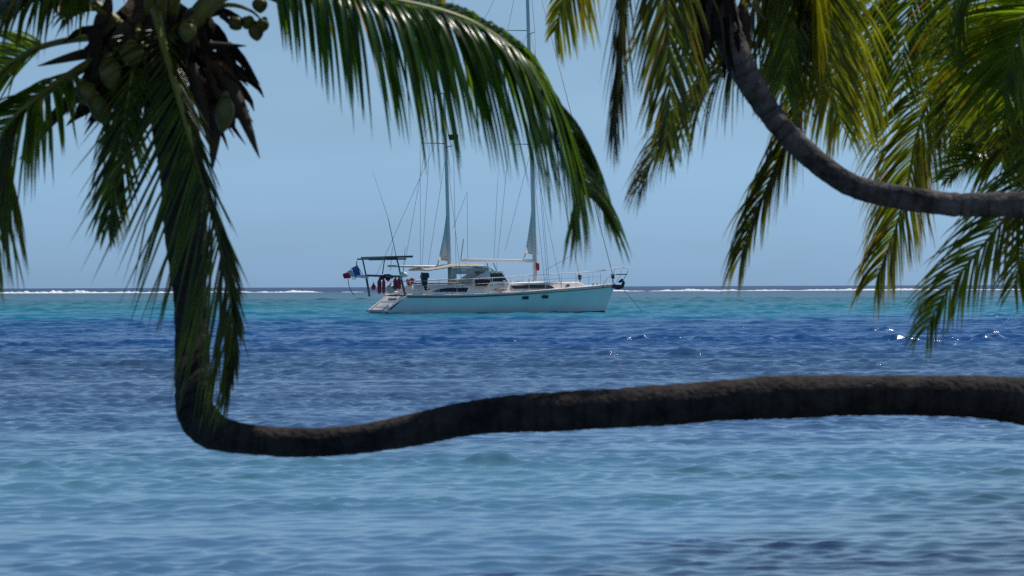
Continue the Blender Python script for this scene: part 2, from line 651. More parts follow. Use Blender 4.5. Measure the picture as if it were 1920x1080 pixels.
def build_surf():
    """breakers on the reef: an uneven ridge of white water"""
    rnd = np.random.default_rng(11)
    m = plain("surf_foam", (0.78, 0.81, 0.83), 0.9, var=0.12, scale=0.4)
    b = MB()

    def n1(x, seed, octs):
        g = np.random.default_rng(seed)
        s = np.zeros_like(x)
        for wl, a in octs:
            for _ in range(3):
                s += a * np.sin(x * 2 * math.pi / (wl * g.uniform(0.7, 1.4)) + g.uniform(0, 6.28))
        return s
    for row, (yb, thr, hmul) in enumerate(((965, 0.12, 1.0), (990, 0.05, 0.75), (900, 1.25, 0.45))):
        x = np.arange(-330, 330, 0.8)
        env = n1(x, 20 + row, ((170, 0.35), (55, 0.30), (21, 0.25)))
        env += 0.62 * (x < -78) + 0.55 * np.clip((x - 40) / 25, 0, 1) + (0.45 if row < 2 else 0)
        h = np.clip(env - thr, 0, 1.2) * hmul * 0.62 * (1 + 0.15 * (x < -78)) * (0.75 + 0.5 * n1(x, 80 + row, ((33, 0.3), (12, 0.3))).clip(-1, 1))
        h = h * (0.8 + 0.5 * n1(x, 40 + row, ((6, 0.25), (2.6, 0.22))).clip(-1, 1))
        h = np.clip(h, 0, 2.0)
        yy = yb + n1(x, 60 + row, ((120, 3), (30, 1.0)))
        for i in range(len(x) - 1):
            if h[i] < 0.06 and h[i + 1] < 0.06:
                continue
            q = []
            for k in (i, i + 1):
                hh = max(h[k], 0.02)
                q += [(x[k], yy[k] - 2.2 - hh, -0.25), (x[k], yy[k] - 0.8, hh * 0.7), (x[k], yy[k], hh), (x[k], yy[k] + 2.5, -0.25)]
            b.add(q, [(0, 4, 5, 1), (1, 5, 6, 2), (2, 6, 7, 3)])
    o = b.build("breaking_surf", m)
    tag(o, "line of white surf breaking on the reef below the horizon", "surf", kind="stuff")


build_surf()


# ------------------------------------------------------------------ palms
UP = Vector((0, 0, 1))
GREEN = (0.052, 0.088, 0.016)
LIME = (0.105, 0.125, 0.014)
OLIVE = (0.080, 0.075, 0.014)
BROWN = (0.080, 0.050, 0.020)
ORANGE = (0.26, 0.15, 0.02)
YELLOW = (0.26, 0.22, 0.02)


def mixc(a, b, t):
    return tuple(a[i] * (1 - t) + b[i] * t for i in range(3))


def frond(parent, pts, length=0.7, face=(0, -0.3, 1), n=70, droop=1.0, width=0.034, petiole=0.0, col=GREEN, tip=None, dead=0.06,
          seed=0, spread=62, left=1.0, right=1.0, r0=0.022, label=None, tipw=0.35, jitter=0.05, vee=0.15, gap=0.03, spread2=None, early=0.0, nmul=1.6, narrow=0.45):
    """one leaf: stalk through pts = (px, py, metres) with two ranks of drooping leaflets"""
    rnd = random.Random(seed * 7 + 1)
    n, length = int(n * nmul), length * 1.08
    if seed > 10:
        n, width, droop, spread = int(n * 1.25), width * 0.64, droop * (1.15 if seed in (13, 17, 18, 31, 33, 34, 36, 43) else 0.7), spread + 4
        dead = dead * 0.5 if seed != 31 else dead
        col = (col[0] * 1.18, col[1] * 1.30, col[2])
        n = int(n * 0.74)
        tip = mixc(tip, col, 0.5) if tip else None
    P = [Vector(v) for v in spline([tuple(at(*q)) for q in pts], 60)]
    K = len(P)
    face = Vector(face).normalized()
    inv = parent.matrix_world.inverted() if parent else Matrix()
    tipc = tip or mixc(col, OLIVE, 0.5)
    mb = MB()
    for side in (-1, 1):
        ls = left if side > 0 else right
        sp_here = spread if side > 0 or spread2 is None else spread2
        if ls <= 0:
            continue
        for i in range(n):
            u = (i + rnd.uniform(-0.35, 0.35)) / n
            u = min(max(u, 0), 1)
            s = petiole + (1 - petiole) * u
            if rnd.random() < gap:
                continue
            fi = s * (K - 1)
            i0 = min(int(fi), K - 2)
            base = P[i0].lerp(P[i0 + 1], fi - i0)
            T = (P[min(i0 + 2, K - 1)] - P[max(i0 - 1, 0)]).normalized()
            Nn = face - T * face.dot(T)
            Nn = Nn.normalized() if Nn.length > 1e-3 else T.orthogonal().normalized()
            Sd = T.cross(Nn).normalized() * side
            prof = 0.45 + 0.55 * min(1, u / 0.22)
            if u > 0.55:
                prof *= 1 - (1 - tipw) * ((u - 0.55) / 0.45) ** 1.3
            Ln = length * ls * prof * rnd.uniform(0.82, 1.12)
            al = R(sp_here * (1 - narrow * u) + rnd.gauss(0, 4))
            d = (T * math.cos(al) + Sd * math.sin(al) + Nn * (vee + rnd.gauss(0, jitter))).normalized()
            d = (d + Vector((rnd.gauss(0, 1), rnd.gauss(0, 1), rnd.gauss(0, 1))) * jitter * 0.5).normalized()
            dd = droop * rnd.uniform(0.7, 1.35)
            kink = rnd.randint(2, 4) if rnd.random() < 0.06 else 99
            W = width * rnd.uniform(0.75, 1.15) * (0.55 + 0.45 * prof)
            isdead = rnd.random() < dead
            c0 = mixc(col, LIME, rnd.uniform(0, 0.4 if seed > 9 else 0.15)) if not isdead else mixc(BROWN, ORANGE, rnd.random() ** 2)
            c1 = tipc if not isdead else mixc(BROWN, ORANGE, rnd.random() * 0.6)
            br = rnd.uniform(0.75, 1.25)
            seg = 7
            p = base.copy()
            bn = Nn.copy()
            vs, cs = [], []
            for k in range(seg + 1):
                q = k / seg
                wv = W * (0.55 + 0.45 * min(1, q * 5)) * (1 - max(0, (q - 0.35) / 0.65) ** 1.6)
                bn = (bn - d * bn.dot(d))
                bn = bn.normalized() if bn.length > 1e-4 else d.orthogonal().normalized()
                wd = d.cross(bn).normalized()
                fold = bn * (wv * 0.28)
                for e in (-1, 0, 1):
                    vs.append(inv @ (p + wd * (e * wv * 0.5) + fold * abs(e)))
                    cs.append(tuple(x * br for x in mixc(c0, c1, max(0, (q - 0.35) / 0.65))))
                p = p + d * (Ln / seg)
                g = dd * (0.10 + 0.30 * q) + early * (1 - 0.8 * u) * max(0, 1 - q * 2.2)
                if k == kink:
                    g += 1.2
                d = (d - UP * g).normalized()
            fs = []
            for k in range(seg):
                a = k * 3
                fs += [(a, a + 1, a + 4, a + 3), (a + 1, a + 2, a + 5, a + 4)]
            mb.add(vs, fs, cs)
    o = mb.build("frond", M_LEAF, parent)
    if label:
        o["label"] = label
    rb = MB()
    rad = [max(0.0035, r0 * (1 - 0.88 * (k / (K - 1)) ** 0.8)) for k in range(K)]
    rb.tube([inv @ v for v in P], rad, 7)
    rb.build("leaf_stalk", M_RACHIS, o)
    return o


def trunk(parent, pts, seed, mat, ring_amp=0.02, ring_len=0.075, n=24, name="trunk", slim=1.0):
    """pts = (px, py, metres, diameter in px) -> tapered, ringed trunk"""
    rnd = np.random.default_rng(seed)
    raw = []
    for (px, py, dep, dia) in pts:
        q = at(px, py, dep)
        raw.append((q.x, q.y, q.z, dia * dep / FPX * 0.5))
    tot = sum((Vector(raw[i + 1][:3]) - Vector(raw[i][:3])).length for i in range(len(raw) - 1))
    K = int(tot / 0.016)
    C = spline(raw, K)
    inv = parent.matrix_world.inverted()
    b = MB()
    vs, fs, cs = [], [], []
    up = Vector((0, -1, 0))
    ph = rnd.uniform(0, 6.28, 12)
    s = 0.0
    acc, step = 0.0, ring_len
    ramp = 1.0
    for i in range(K):
        p = Vector(C[i][:3])
        t = (Vector(C[min(i + 2, K - 1)][:3]) - Vector(C[max(i - 2, 0)][:3])).normalized()
        a = (up - t * up.dot(t)).normalized()
        up = a
        bb = t.cross(a)
        if i:
            s += (p - Vector(C[i - 1][:3])).length
            acc += (p - Vector(C[i - 1][:3])).length
            if acc > step:
                acc = 0
                step = ring_len * rnd.uniform(0.4, 1.9)
                ramp = rnd.uniform(0.1, 1.4)
        saw = ring_amp * ramp * (1 - abs(2 * (acc / step) - 1) ** 2 - 0.5)
        for j in range(n):
            q = 2 * math.pi * j / n
            rr = C[i][3] * slim * (1 + saw + 0.018 * math.sin(3 * q + s * 2.1 + ph[0]) + 0.014 * math.sin(2 * q - s * 5.3 + ph[1])
                            + 0.012 * math.sin(5 * q + s * 17 + ph[2]) + 0.010 * math.sin(9 * q - s * 29 + ph[3])
                            + 0.022 * math.sin(s * 3.7 + ph[4]) + 0.018 * math.sin(s * 9.1 + 2 * q + ph[5]) + 0.012 * math.sin(s * 47 + 4 * q + ph[6]) + rnd.uniform(-0.018, 0.018))
            vs.append(inv @ (p + (a * math.cos(q) + bb * math.sin(q)) * rr))
            cs.append((s, max(0.0, 1 - acc / (0.3 * step)) * min(1.0, ramp), 0))
    for i in range(K - 1):
        for j in range(n):
            j2 = (j + 1) % n
            fs.append((i * n + j, i * n + j2, (i + 1) * n + j2, (i + 1) * n + j))
    fs.append(tuple(range(n))[::-1])
    fs.append(tuple((K - 1) * n + j for j in range(n)))
    b.add(vs, fs, cs)
    return b.build(name, mat, parent)


def coconut(parent, px, py, dep, w, h, tilt=0.0, seed=0, mat=None, label=None):
    c = at(px, py, dep)
    sc = dep / FPX
    ax = Vector((math.sin(R(tilt)), 0, -math.cos(R(tilt))))
    H, W = h * sc * 0.80, w * sc * 0.41
    prof = []
    for k in range(13):
        q = k / 12
        r = math.sin(math.pi * min(1, q) ** 0.85) ** 0.62
        prof.append(((q - 0.5) * H, max(W * r, 0.002)))
    b = MB()
    b.lathe(prof, c, ax, 18)
    rnd = random.Random(seed)
    ph = rnd.uniform(0, 6.28)
    # three blunt ridges of the husk
    a0 = ax.orthogonal().normalized()
    b0 = ax.cross(a0)
    nv = []
    for v in b.v:
        v = Vector(v) - c
        hh = v.dot(ax)
        rad = v - ax * hh
        th = math.atan2(rad.dot(b0), rad.dot(a0))
        nv.append(tuple(c + ax * hh + rad * (1 + 0.07 * math.cos(3 * th + ph))))
    inv = parent.matrix_world.inverted()
    b.v = [tuple(inv @ Vector(v)) for v in nv]
    b.tube([inv @ (c - ax * H * 0.47), inv @ (c - ax * H * 0.62)], [W * 0.55, W * 0.2], 8)
    o = b.build("coconut", mat or M_NUT, parent)
    if label:
        o["label"] = label
    return o


def spathe(parent, pts, r, seed=0, name="dead_stalk", flat=0.5, mat=None):
    """dry flower sheath or snapped leaf stalk: pointed boat-shaped blade"""
    inv = parent.matrix_world.inverted()
    P = [Vector(v) for v in spline([tuple(at(*q)) for q in pts], 14)]
    b = MB()
    rad = [r * (0.5 + 0.5 * min(1, k / 4)) * (1 - (k / 13) ** 2.2) + 0.002 for k in range(14)]
    b.tube([inv @ p for p in P], rad, 8)
    return b.build(name, mat or M_STALK, parent)


def strips(parent, spots, seed, name, mat, colr):
    """shaggy dry fibre and shrivelled leaflets round the growing heart"""
    rnd = random.Random(seed)
    inv = parent.matrix_world.inverted()
    b = MB()
    for (px, py, dep, ang, ln) in spots:
        p = at(px, py, dep)
        d = Vector((math.sin(R(ang)), rnd.uniform(-0.5, 0.3), math.cos(R(ang)))).normalized()
        bn = Vector((rnd.gauss(0, 1), -1, rnd.gauss(0, 0.6))).normalized()
        W = rnd.uniform(0.012, 0.045)
        Ln = ln * dep / FPX * rnd.uniform(0.7, 1.2)
        vs = []
        c = mixc(colr[0], colr[1], rnd.random() ** 2)
        for k in range(6):
            q = k / 5
            bn = (bn - d * bn.dot(d)).normalized()
            wd = d.cross(bn)
            wv = W * (1 - q ** 1.7) + 0.002
            vs += [inv @ (p - wd * wv), inv @ (p + bn * wv * 0.5), inv @ (p + wd * wv)]
            p = p + d * Ln / 5
            d = (d - UP * rnd.uniform(0.0, 0.35) + Vector((rnd.gauss(0, .1), rnd.gauss(0, .1), 0))).normalized()
        fs = []
        for k in range(5):
            a = k * 3
            fs += [(a, a + 1, a + 4, a + 3), (a + 1, a + 2, a + 5, a + 4)]
        b.add(vs, fs, c)
    return b.build(name, mat, parent)


def heart(parent, px, py, dep, wx, wy, wz, seed, name="leaf_base_mass"):
    """bundle of old leaf bases and matted fibre at the head of the trunk"""
    import bmesh
    bm = bmesh.new()
    bmesh.ops.create_icosphere(bm, subdivisions=4, radius=1)
    c = at(px, py, dep)
    sc = dep / FPX
    rnd = random.Random(seed)
    ph = [rnd.uniform(0, 6.28) for _ in range(8)]
    inv = parent.matrix_world.inverted()
    for v in bm.verts:
        x, y, z = v.co
        th = math.atan2(y, x)
        k = 1 + 0.16 * math.sin(5 * th + 2 * z + ph[0]) + 0.09 * math.sin(9 * th - 3 * z + ph[1]) + 0.07 * math.sin(7 * z + 4 * th + ph[2]) + 0.05 * math.sin(23 * th + ph[3])
        v.co = inv @ (c + Vector((x * wx * k, y * wz * k, z * wy * (1 + 0.08 * math.sin(3 * th + ph[4])))) * sc)
    me = bpy.data.meshes.new(name)
    bm.to_mesh(me)
    bm.free()
    me.materials.append(M_FIBRE)
    me.polygons.foreach_set("use_smooth", [True] * len(me.polygons))
    o = bpy.data.objects.new(name, me)
    COL.objects.link(o)
    o.parent = parent
    return o


def palm_root(pos, label):
    o = empty("palm_tree", pos)
    bpy.context.view_layer.update()
    tag(o, label, "palm tree", "coconut palms leaning over the lagoon")
    return o


# ---- palm with the trunk lying low across the picture and turning up on the left
DA = 16.2
base = at(3000, 1010, DA + 0.6)
PA = palm_root((base.x, base.y, 0.3), "coconut palm whose trunk lies low across the water and turns straight up at left")
trunk(PA, [(3000, 1030, DA + .6, 150), (2700, 985, DA + .5, 125), (2350, 880, DA + .35, 105), (2120, 798, DA + .2, 94), (1960, 760, DA + .1, 88), (1850, 745, DA, 82),
           (1700, 741, DA, 77), (1550, 742, DA, 77), (1400, 748, DA, 78), (1250, 760, DA, 78), (1100, 769, DA, 74), (980, 775, DA, 70),
           (900, 781, DA, 66), (820, 796, DA, 62), (720, 816, DA, 58), (620, 828, DA, 55), (540, 829, DA, 56), (480, 825, DA, 57),
           (425, 817, DA, 62), (388, 802, DA + .04, 70), (366, 770, DA + .14, 70), (362, 730, DA + .28, 66), (361, 690, DA + .40, 65), (361, 630, DA + .50, 65),
           (357, 560, DA + .52, 66), (352, 480, DA + .52, 76), (346, 400, DA + .52, 80), (340, 320, DA + .45, 82), (328, 240, DA + .45, 84),
           (313, 160, DA + .3, 78), (298, 80, DA + .3, 80)], 1, M_BARK, 0.02, 0.07)
heart(PA, 288, 80, DA + .25, 82, 95, 70, 2)
rnd = random.Random(4)
sp = []
for k in range(150):
    a = rnd.uniform(-1, 1)
    px = 290 + a * 110 + rnd.gauss(0, 14)
    py = 60 + rnd.uniform(-40, 130)
    sp.append((px, py, DA + rnd.uniform(-0.25, 0.35), 180 - a * 50 + rnd.gauss(0, 25), rnd.uniform(40, 110)))
strips(PA, sp, 5, "dry_fibre", M_DRY, ((0.018, 0.013, 0.010), (0.10, 0.08, 0.06)))
sp = [(rnd.uniform(370, 440), rnd.uniform(85, 200), DA + rnd.uniform(-0.2, 0.2), rnd.uniform(110, 175), rnd.uniform(40, 100)) for k in range(46)]
strips(PA, sp, 6, "dry_fibre", M_DRY, ((0.026, 0.015, 0.012), (0.15, 0.08, 0.06)))
sp = [(rnd.uniform(160, 300), rnd.uniform(50, 170), DA + rnd.uniform(-0.45, -0.2), 180 + rnd.gauss(12, 22), rnd.uniform(50, 110)) for k in range(36)]
strips(PA, sp, 7, "dry_fibre", M_DRY, ((0.016, 0.012, 0.009), (0.06, 0.045, 0.03)))
# stumps and dry sheaths
for i, (q, r) in enumerate(([[(215, 92, DA), (150, 103, DA - .1), (70, 124, DA - .2)], .034], [[(350, 92, DA), (400, 86, DA), (462, 86, DA - .1)], .026],
                            [[(370, 95, DA), (420, 122, DA), (468, 152, DA - .1)], .036], [[(400, 120, DA - .1), (440, 180, DA - .2), (487, 297, DA - .3)], .050],
                            [[(225, 120, DA), (130, 190, DA - .1), (35, 300, DA - .2)], .045], [[(395, 170, DA - .1), (402, 240, DA - .15), (398, 320, DA - .2)], .05],
                            [[(440, -40, DA + .2), (510, -5, DA + .1), (566, 22, DA)], .024], [[(180, 60, DA), (200, 20, DA - .1), (205, -20, DA - .1)], .05],
                            [[(250, 100, DA - .2), (230, 150, DA - .25), (215, 260, DA - .3)], .05], [[(360, 120, DA - .2), (380, 200, DA - .2), (392, 270, DA - .25)], .045])):
    spathe(PA, q, r, i)
# nuts
for i, (px, py, wd, h, tl) in enumerate(((208, 138, 52, 80, 5), (246, 103, 58, 60, 0), (186, 205, 44, 70, 12), (162, 176, 48, 62, 20), (420, 214, 44, 88, -4),
                                         (120, 18, 42, 40, 10), (352, 60, 40, 50, -15), (100, 2, 38, 36, 10))):
    coconut(PA, px, py, DA - 0.50, wd, h, tl, i)
for i, (px, py, wd, h, tl) in enumerate(((443, 45, 34, 34, 40), (467, 42, 34, 30, 60), (480, 60, 36, 44, 10), (492, 48, 30, 36, -20), (488, 10, 36, 38, 0))):
    coconut(PA, px, py, DA - 0.1, wd, h, tl, 20 + i)
spathe(PA, [(360, 40, DA), (420, 10, DA - .05), (470, 20, DA - .1), (500, 50, DA - .1)], .014, 30, "fruit_stalk", mat=M_RACHIS)
spathe(PA, [(230, 50, DA), (170, 10, DA - .2), (120, -5, DA - .3), (105, 10, DA - .3)], .016, 31, "fruit_stalk", mat=M_RACHIS)
# leaves
frond(PA, [(292, 20, DA - .1), (306, 80, DA - .45), (332, 170, DA - .6), (365, 285, DA - .7), (398, 400, DA - .72), (422, 500, DA - .7), (436, 590, DA - .66), (440, 660, DA - .62), (436, 700, DA - .6)],
      .76, (0.25, -1, .25), 84, .14, .0165, .10, (0.030, 0.046, 0.014), seed=1, spread=50, spread2=13, left=1.3, right=.6, dead=.01, tip=(0.035, 0.050, 0.014), nmul=1.15, narrow=.78, r0=.034, tipw=.3, vee=.04, label="long leaf hanging down over its own trunk")
frond(PA, [(262, 40, DA - .1), (248, 140, DA - .5), (232, 240, DA - .6), (216, 330, DA - .62), (203, 430, DA - .62)],
      .36, (-.3, -1, .2), 34, .4, .020, .3, (0.040, 0.066, 0.014), seed=2, spread=34, r0=.022, vee=.05)
frond(PA, [(262, 80, DA), (210, 100, DA - .1), (150, 130, DA - .3), (80, 178, DA - .5), (12, 240, DA - .6), (-10, 310, DA - .65), (-22, 390, DA - .65), (-30, 460, DA - .6)],
      .72, (-.45, -.7, .7), 66, .5, .026, .30, (0.060, 0.100, 0.014), seed=3, spread=58, r0=.042, early=.25, tipw=.6)
frond(PA, [(262, 80, DA + .2), (225, 48, DA), (180, 10, DA), (130, -10, DA - .1), (70, -8, DA - .2), (10, 8, DA - .3), (-50, 50, DA - .3)],
      .80, (-.2, -.3, 1), 66, 1.0, .032, .28, (0.036, 0.058, 0.016), seed=4, spread=62, r0=.05)
frond(PA, [(325, 70, DA), (368, 40, DA - .2), (420, -10, DA - .3), (490, -40, DA - .3), (570, -35, DA - .3), (655, -14, DA - .3), (745, 4, DA - .25), (826, 22, DA - .2), (898, 50, DA - .15),
           (966, 98, DA - .1), (1020, 165, DA), (1058, 240, DA + .05), (1084, 310, DA + .1), (1096, 365, DA + .1)],
      1.06, (.1, -.35, 1), 118, .55, .035, .24, (0.032, 0.072, 0.020), tip=(0.045, 0.085, 0.018), seed=5, spread=66, r0=.048, tipw=.40, dead=.03, vee=.1, early=.85, nmul=1.5, narrow=.40, label="large glossy leaf arching out in front of the sky")
frond(PA, [(285, 40, DA + .1), (270, -60, DA), (240, -170, DA - .2), (170, -270, DA - .6), (70, -330, DA - 1)], .75, (0, .5, .6), 60, 1, .036, .15, GREEN, seed=6, r0=.036)
frond(PA, [(320, 40, DA + .1), (345, -60, DA), (400, -180, DA + .2), (500, -270, DA + .5), (640, -300, DA + .8)], .75, (-.3, 0, 1), 60, 1, .036, .15, GREEN, seed=7, r0=.036)
frond(PA, [(300, 40, DA + .2), (305, -60, DA + .4), (320, -180, DA + .9), (330, -260, DA + 1.6), (335, -260, DA + 2.4)], .75, (0, 0, 1), 60, 1, .036, .15, GREEN, seed=8, r0=.036)
frond(PA, [(300, 40, DA), (310, -60, DA - .4), (330, -140, DA - 1), (360, -170, DA - 1.8), (385, -110, DA - 2.5)], .75, (0, 0, 1), 60, 1, .036, .15, GREEN, seed=9, r0=.036)
frond(PA, [(340, 50, DA + .1), (420, -40, DA + .3), (540, -110, DA + .6), (680, -120, DA + .8), (780, -80, DA + .9), (812, -20, DA + .9), (808, 5, DA + .9)], .60, (.2, 0, 1), 60, 1.1, .036, .2, OLIVE,
      tip=ORANGE, seed=10, r0=.03, dead=.25, tipw=.3)

frond(PA, [(262, 85, DA), (180, 70, DA + .2), (60, 95, DA + .4), (-30, 170, DA + .5), (-62, 270, DA + .5), (-66, 360, DA + .5), (-60, 430, DA + .5)],
      .74, (-.3, -.8, .5), 60, .35, .028, .35, (0.085, 0.125, 0.014), seed=9, spread=44, r0=.03, tipw=.6, dead=.02)

# ---- palm whose trunk sweeps in from the right and curls upwards
DB = 17.3
base = at(3150, 760, DB + 0.22)
PB = palm_root((base.x, base.y, 0.5), "coconut palm with a grey ringed trunk curving up from the right edge")
trunk(PB, [(3150, 780, DB + 0.22, 100), (2800, 590, DB + 0.17, 80), (2400, 450, DB + 0.11, 66), (2100, 398, DB + 0.06, 58), (1960, 386, DB, 54), (1880, 384, DB, 52), (1800, 384, DB, 50), (1740, 378, DB, 49),
           (1660, 365, DB, 47), (1604, 350, DB, 46), (1556, 322, DB, 47), (1508, 282, DB, 48), (1460, 232, DB, 49), (1424, 182, DB, 52), (1394, 130, DB, 57),
           (1370, 75, DB, 60), (1352, 10, DB, 62), (1338, -60, DB, 62), (1322, -150, DB, 62), (1305, -230, DB, 60)], 3, M_BARK2, 0.06, 0.055, slim=.92)
heart(PB, 1300, -260, DB, 75, 90, 60, 5)
# dry sheath clinging to the upper trunk
sp = [(1345 + rnd.gauss(0, 22), rnd.uniform(-120, 70), DB + rnd.uniform(-.2, .15), 180 + rnd.gauss(0, 14), rnd.uniform(60, 130)) for k in range(70)]
strips(PB, sp, 8, "dry_fibre", M_DRY, ((0.016, 0.012, 0.010), (0.07, 0.05, 0.035)))
B0 = [(1300, -250, DB)]
frond(PB, B0 + [(1240, -270, DB - .3), (1195, -200, DB - .5), (1176, -80, DB - .6), (1168, 40, DB - .6), (1161, 140, DB - .6), (1156, 215, DB - .6), (1155, 250, DB - .6)], .62, (-1, -.15, .2), 66, .5, .032, .25,
      (0.022, 0.017, 0.010), tip=(0.03, 0.022, 0.012), seed=11, spread=22, dead=.15, vee=0, jitter=.05)
frond(PB, B0 + [(1260, -260, DB - .5), (1245, -160, DB - .8), (1249, -40, DB - .9), (1254, 60, DB - .9), (1256, 150, DB - .9), (1253, 235, DB - .9), (1250, 270, DB - .9)], .56, (.1, -1, .2), 58, .9, .030, .2,
      (0.036, 0.050, 0.012), seed=12, spread=30, vee=.02, dead=.1)
frond(PB, B0 + [(1380, -250, DB + 0.22), (1420, -130, DB + 0.39), (1415, 0, DB + 0.44), (1380, 95, DB + 0.39), (1320, 175, DB + 0.33), (1270, 235, DB + 0.28), (1225, 300, DB + 0.28), (1205, 345, DB + 0.28)], .66, (-.7, -.3, .7), 80, .9, .034, .22,
      (0.070, 0.060, 0.014), seed=13, spread=46, dead=.3, tip=BROWN)
frond(PB, B0 + [(1230, -300, DB + 0.22), (1150, -260, DB + 0.39), (1095, -160, DB + 0.50), (1068, -50, DB + 0.55), (1050, 20, DB + 0.55), (1040, 60, DB + 0.55)], .62, (-.3, -1, .5), 60, .6, .034, .2,
      (0.075, 0.085, 0.012), seed=14, spread=40, tip=YELLOW, dead=.12, right=1.0, left=.45)
frond(PB, B0 + [(1280, -200, DB + 0.17), (1285, -60, DB + 0.28), (1298, 40, DB + 0.28), (1305, 110, DB + 0.28)], .45, (.3, -1, .2), 46, .5, .032, .2, (0.05, 0.07, 0.012), seed=15, spread=36)
frond(PB, B0 + [(1370, -300, DB + 0.17), (1440, -230, DB + 0.28), (1478, -110, DB + 0.33), (1486, 0, DB + 0.33), (1482, 90, DB + 0.33), (1470, 160, DB + 0.33)], .72, (.2, -1, .5), 70, .6, .036, .2,
      (0.095, 0.115, 0.012), seed=16, spread=38, dead=.08)
frond(PB, B0 + [(1400, -300, DB + 0.28), (1490, -200, DB + 0.44), (1530, -60, DB + 0.50), (1545, 60, DB + 0.50), (1560, 160, DB + 0.50), (1575, 230, DB + 0.50)], .75, (0, -1, .4), 70, .6, .036, .2,
      (0.075, 0.085, 0.012), seed=17, spread=40, tip=YELLOW, dead=.14)
frond(PB, B0 + [(1420, -290, DB), (1500, -190, DB), (1528, -20, DB + 0.17), (1512, 110, DB + 0.44), (1490, 220, DB + 0.55), (1455, 310, DB + 0.58), (1424, 385, DB + 0.58), (1404, 440, DB + 0.58), (1394, 475, DB + 0.58)], .60, (-.75, -.45, .4), 96, .85, .036, .2,
      (0.060, 0.062, 0.012), seed=18, spread=30, tip=OLIVE, dead=.1, tipw=.55)

# ---- palm on the right whose head is just outside the frame
DC = 18.6
base = at(3050, 800, DC + 0.55)
PC = palm_root((base.x, base.y, 0.5), "coconut palm at the right edge with feathery leaves hanging behind the curved trunk")
trunk(PC, [(3050, 840, DC + 0.55, 90), (2800, 560, DC + 0.50, 72), (2500, 330, DC + 0.44, 64), (2280, 200, DC + 0.39, 60), (2170, 110, DC + 0.33, 60), (2130, 60, DC + 0.33, 60)], 6, M_BARK2, .04, .06)
heart(PC, 2130, 50, DC + 0.33, 75, 90, 60, 9)
C0 = [(2130, 50, DC + 0.33)]
frond(PC, C0 + [(2080, 10, DC + 0.55), (1990, -20, DC + 0.88), (1900, 5, DC + 1.21), (1835, 48, DC + 1.32), (1780, 105, DC + 1.38), (1745, 175, DC + 1.38), (1718, 260, DC + 1.38), (1703, 340, DC + 1.38), (1682, 420, DC + 1.38), (1656, 490, DC + 1.38), (1645, 520, DC + 1.38)],
      .74, (-.6, -.55, .6), 120, .75, .036, .12, (0.058, 0.070, 0.012), seed=31, spread=54, r0=.034, dead=.2, tip=mixc(OLIVE, ORANGE, .35), tipw=.45)
frond(PC, C0 + [(2060, 30, DC + 0.17), (1980, 20, DC), (1925, 50, DC - .2), (1893, 110, DC - .3), (1880, 180, DC - .35)], .72, (-.5, -.5, .9), 60, .8, .040, .2, (0.085, 0.125, 0.012), seed=32, spread=55, r0=.03, dead=.02)
frond(PC, C0 + [(2070, 120, DC), (2010, 190, DC - .4), (1965, 290, DC - .6), (1912, 375, DC - .7), (1856, 445, DC - .75), (1803, 510, DC - .75), (1758, 575, DC - .72), (1738, 620, DC - .7)],
      .62, (-.45, -.75, .5), 70, .6, .032, .15, (0.052, 0.070, 0.012), seed=33, spread=44, tip=mixc(OLIVE, YELLOW, .5), dead=.08, r0=.032)
frond(PC, C0 + [(2110, 130, DC - .2), (2060, 200, DC - .5), (2000, 300, DC - .7), (1955, 390, DC - .8), (1920, 470, DC - .85), (1900, 540, DC - .85)],
      .50, (-.3, -.9, .35), 56, .55, .030, .2, (0.046, 0.056, 0.012), seed=34, spread=40, tip=mixc(OLIVE, YELLOW, .3), dead=.12)
frond(PC, C0 + [(2060, 60, DC + 0.11), (1980, 150, DC + 0.11), (1920, 250, DC + 0.17), (1870, 270, DC + 0.11), (1815, 300, DC), (1775, 335, DC - .1)], .42, (-.2, -.8, .6), 60, .4, .034, .25, (0.070, 0.085, 0.012), seed=35, spread=30, vee=.25)
frond(PC, C0 + [(2070, -60, DC + 0.44), (1960, -140, DC + 0.77), (1830, -150, DC + 1.10), (1720, -90, DC + 1.32), (1660, 10, DC + 1.38), (1630, 120, DC + 1.38), (1622, 225, DC + 1.38)], .80, (-.3, -.6, .8), 84, .8, .036, .2, (0.070, 0.085, 0.012), seed=36, spread=50, dead=.12)
frond(PC, C0 + [(2090, -80, DC + 0.50), (2000, -190, DC + 0.72), (1870, -220, DC + 0.83), (1770, -150, DC + 0.88), (1722, -40, DC + 0.88), (1698, 60, DC + 0.88), (1690, 150, DC + 0.88)], .75, (-.2, -.8, .6), 80, .8, .036, .2, (0.060, 0.085, 0.012), seed=37, spread=48, dead=.08)
frond(PC, C0 + [(2060, -30, DC + 0.17), (1980, -110, DC + 0.06), (1890, -110, DC), (1820, -60, DC), (1785, 20, DC), (1775, 90, DC)], .7, (-.3, -.7, .7), 64, .8, .036, .2, (0.065, 0.092, 0.012), seed=38, spread=48, dead=.05)
frond(PC, C0 + [(2080, -20, DC + 0.44), (2000, -60, DC + 0.77), (1920, -30, DC + 0.99), (1860, 60, DC + 1.04), (1830, 170, DC + 1.04), (1815, 270, DC + 1.04)], .70, (-.4, -.8, .5), 76, .6, .036, .2, (0.080, 0.095, 0.012), seed=43, spread=48, dead=.16)

frond(PC, C0 + [(2060, 10, DC + .3), (1985, -10, DC + .1), (1930, 40, DC), (1898, 130, DC), (1882, 230, DC), (1876, 300, DC)], .78, (-.4, -.8, .5), 76, .7, .036, .2, (0.075, 0.100, 0.012), seed=44, spread=50, dead=.06)
# ------------------------------------------------------------------ yacht
PSI = R(25)
Oc = at(925, 590, 180.0)
ex = Vector((math.cos(PSI), math.sin(PSI), 0))
ey = Vector((-math.sin(PSI), math.cos(PSI), 0))


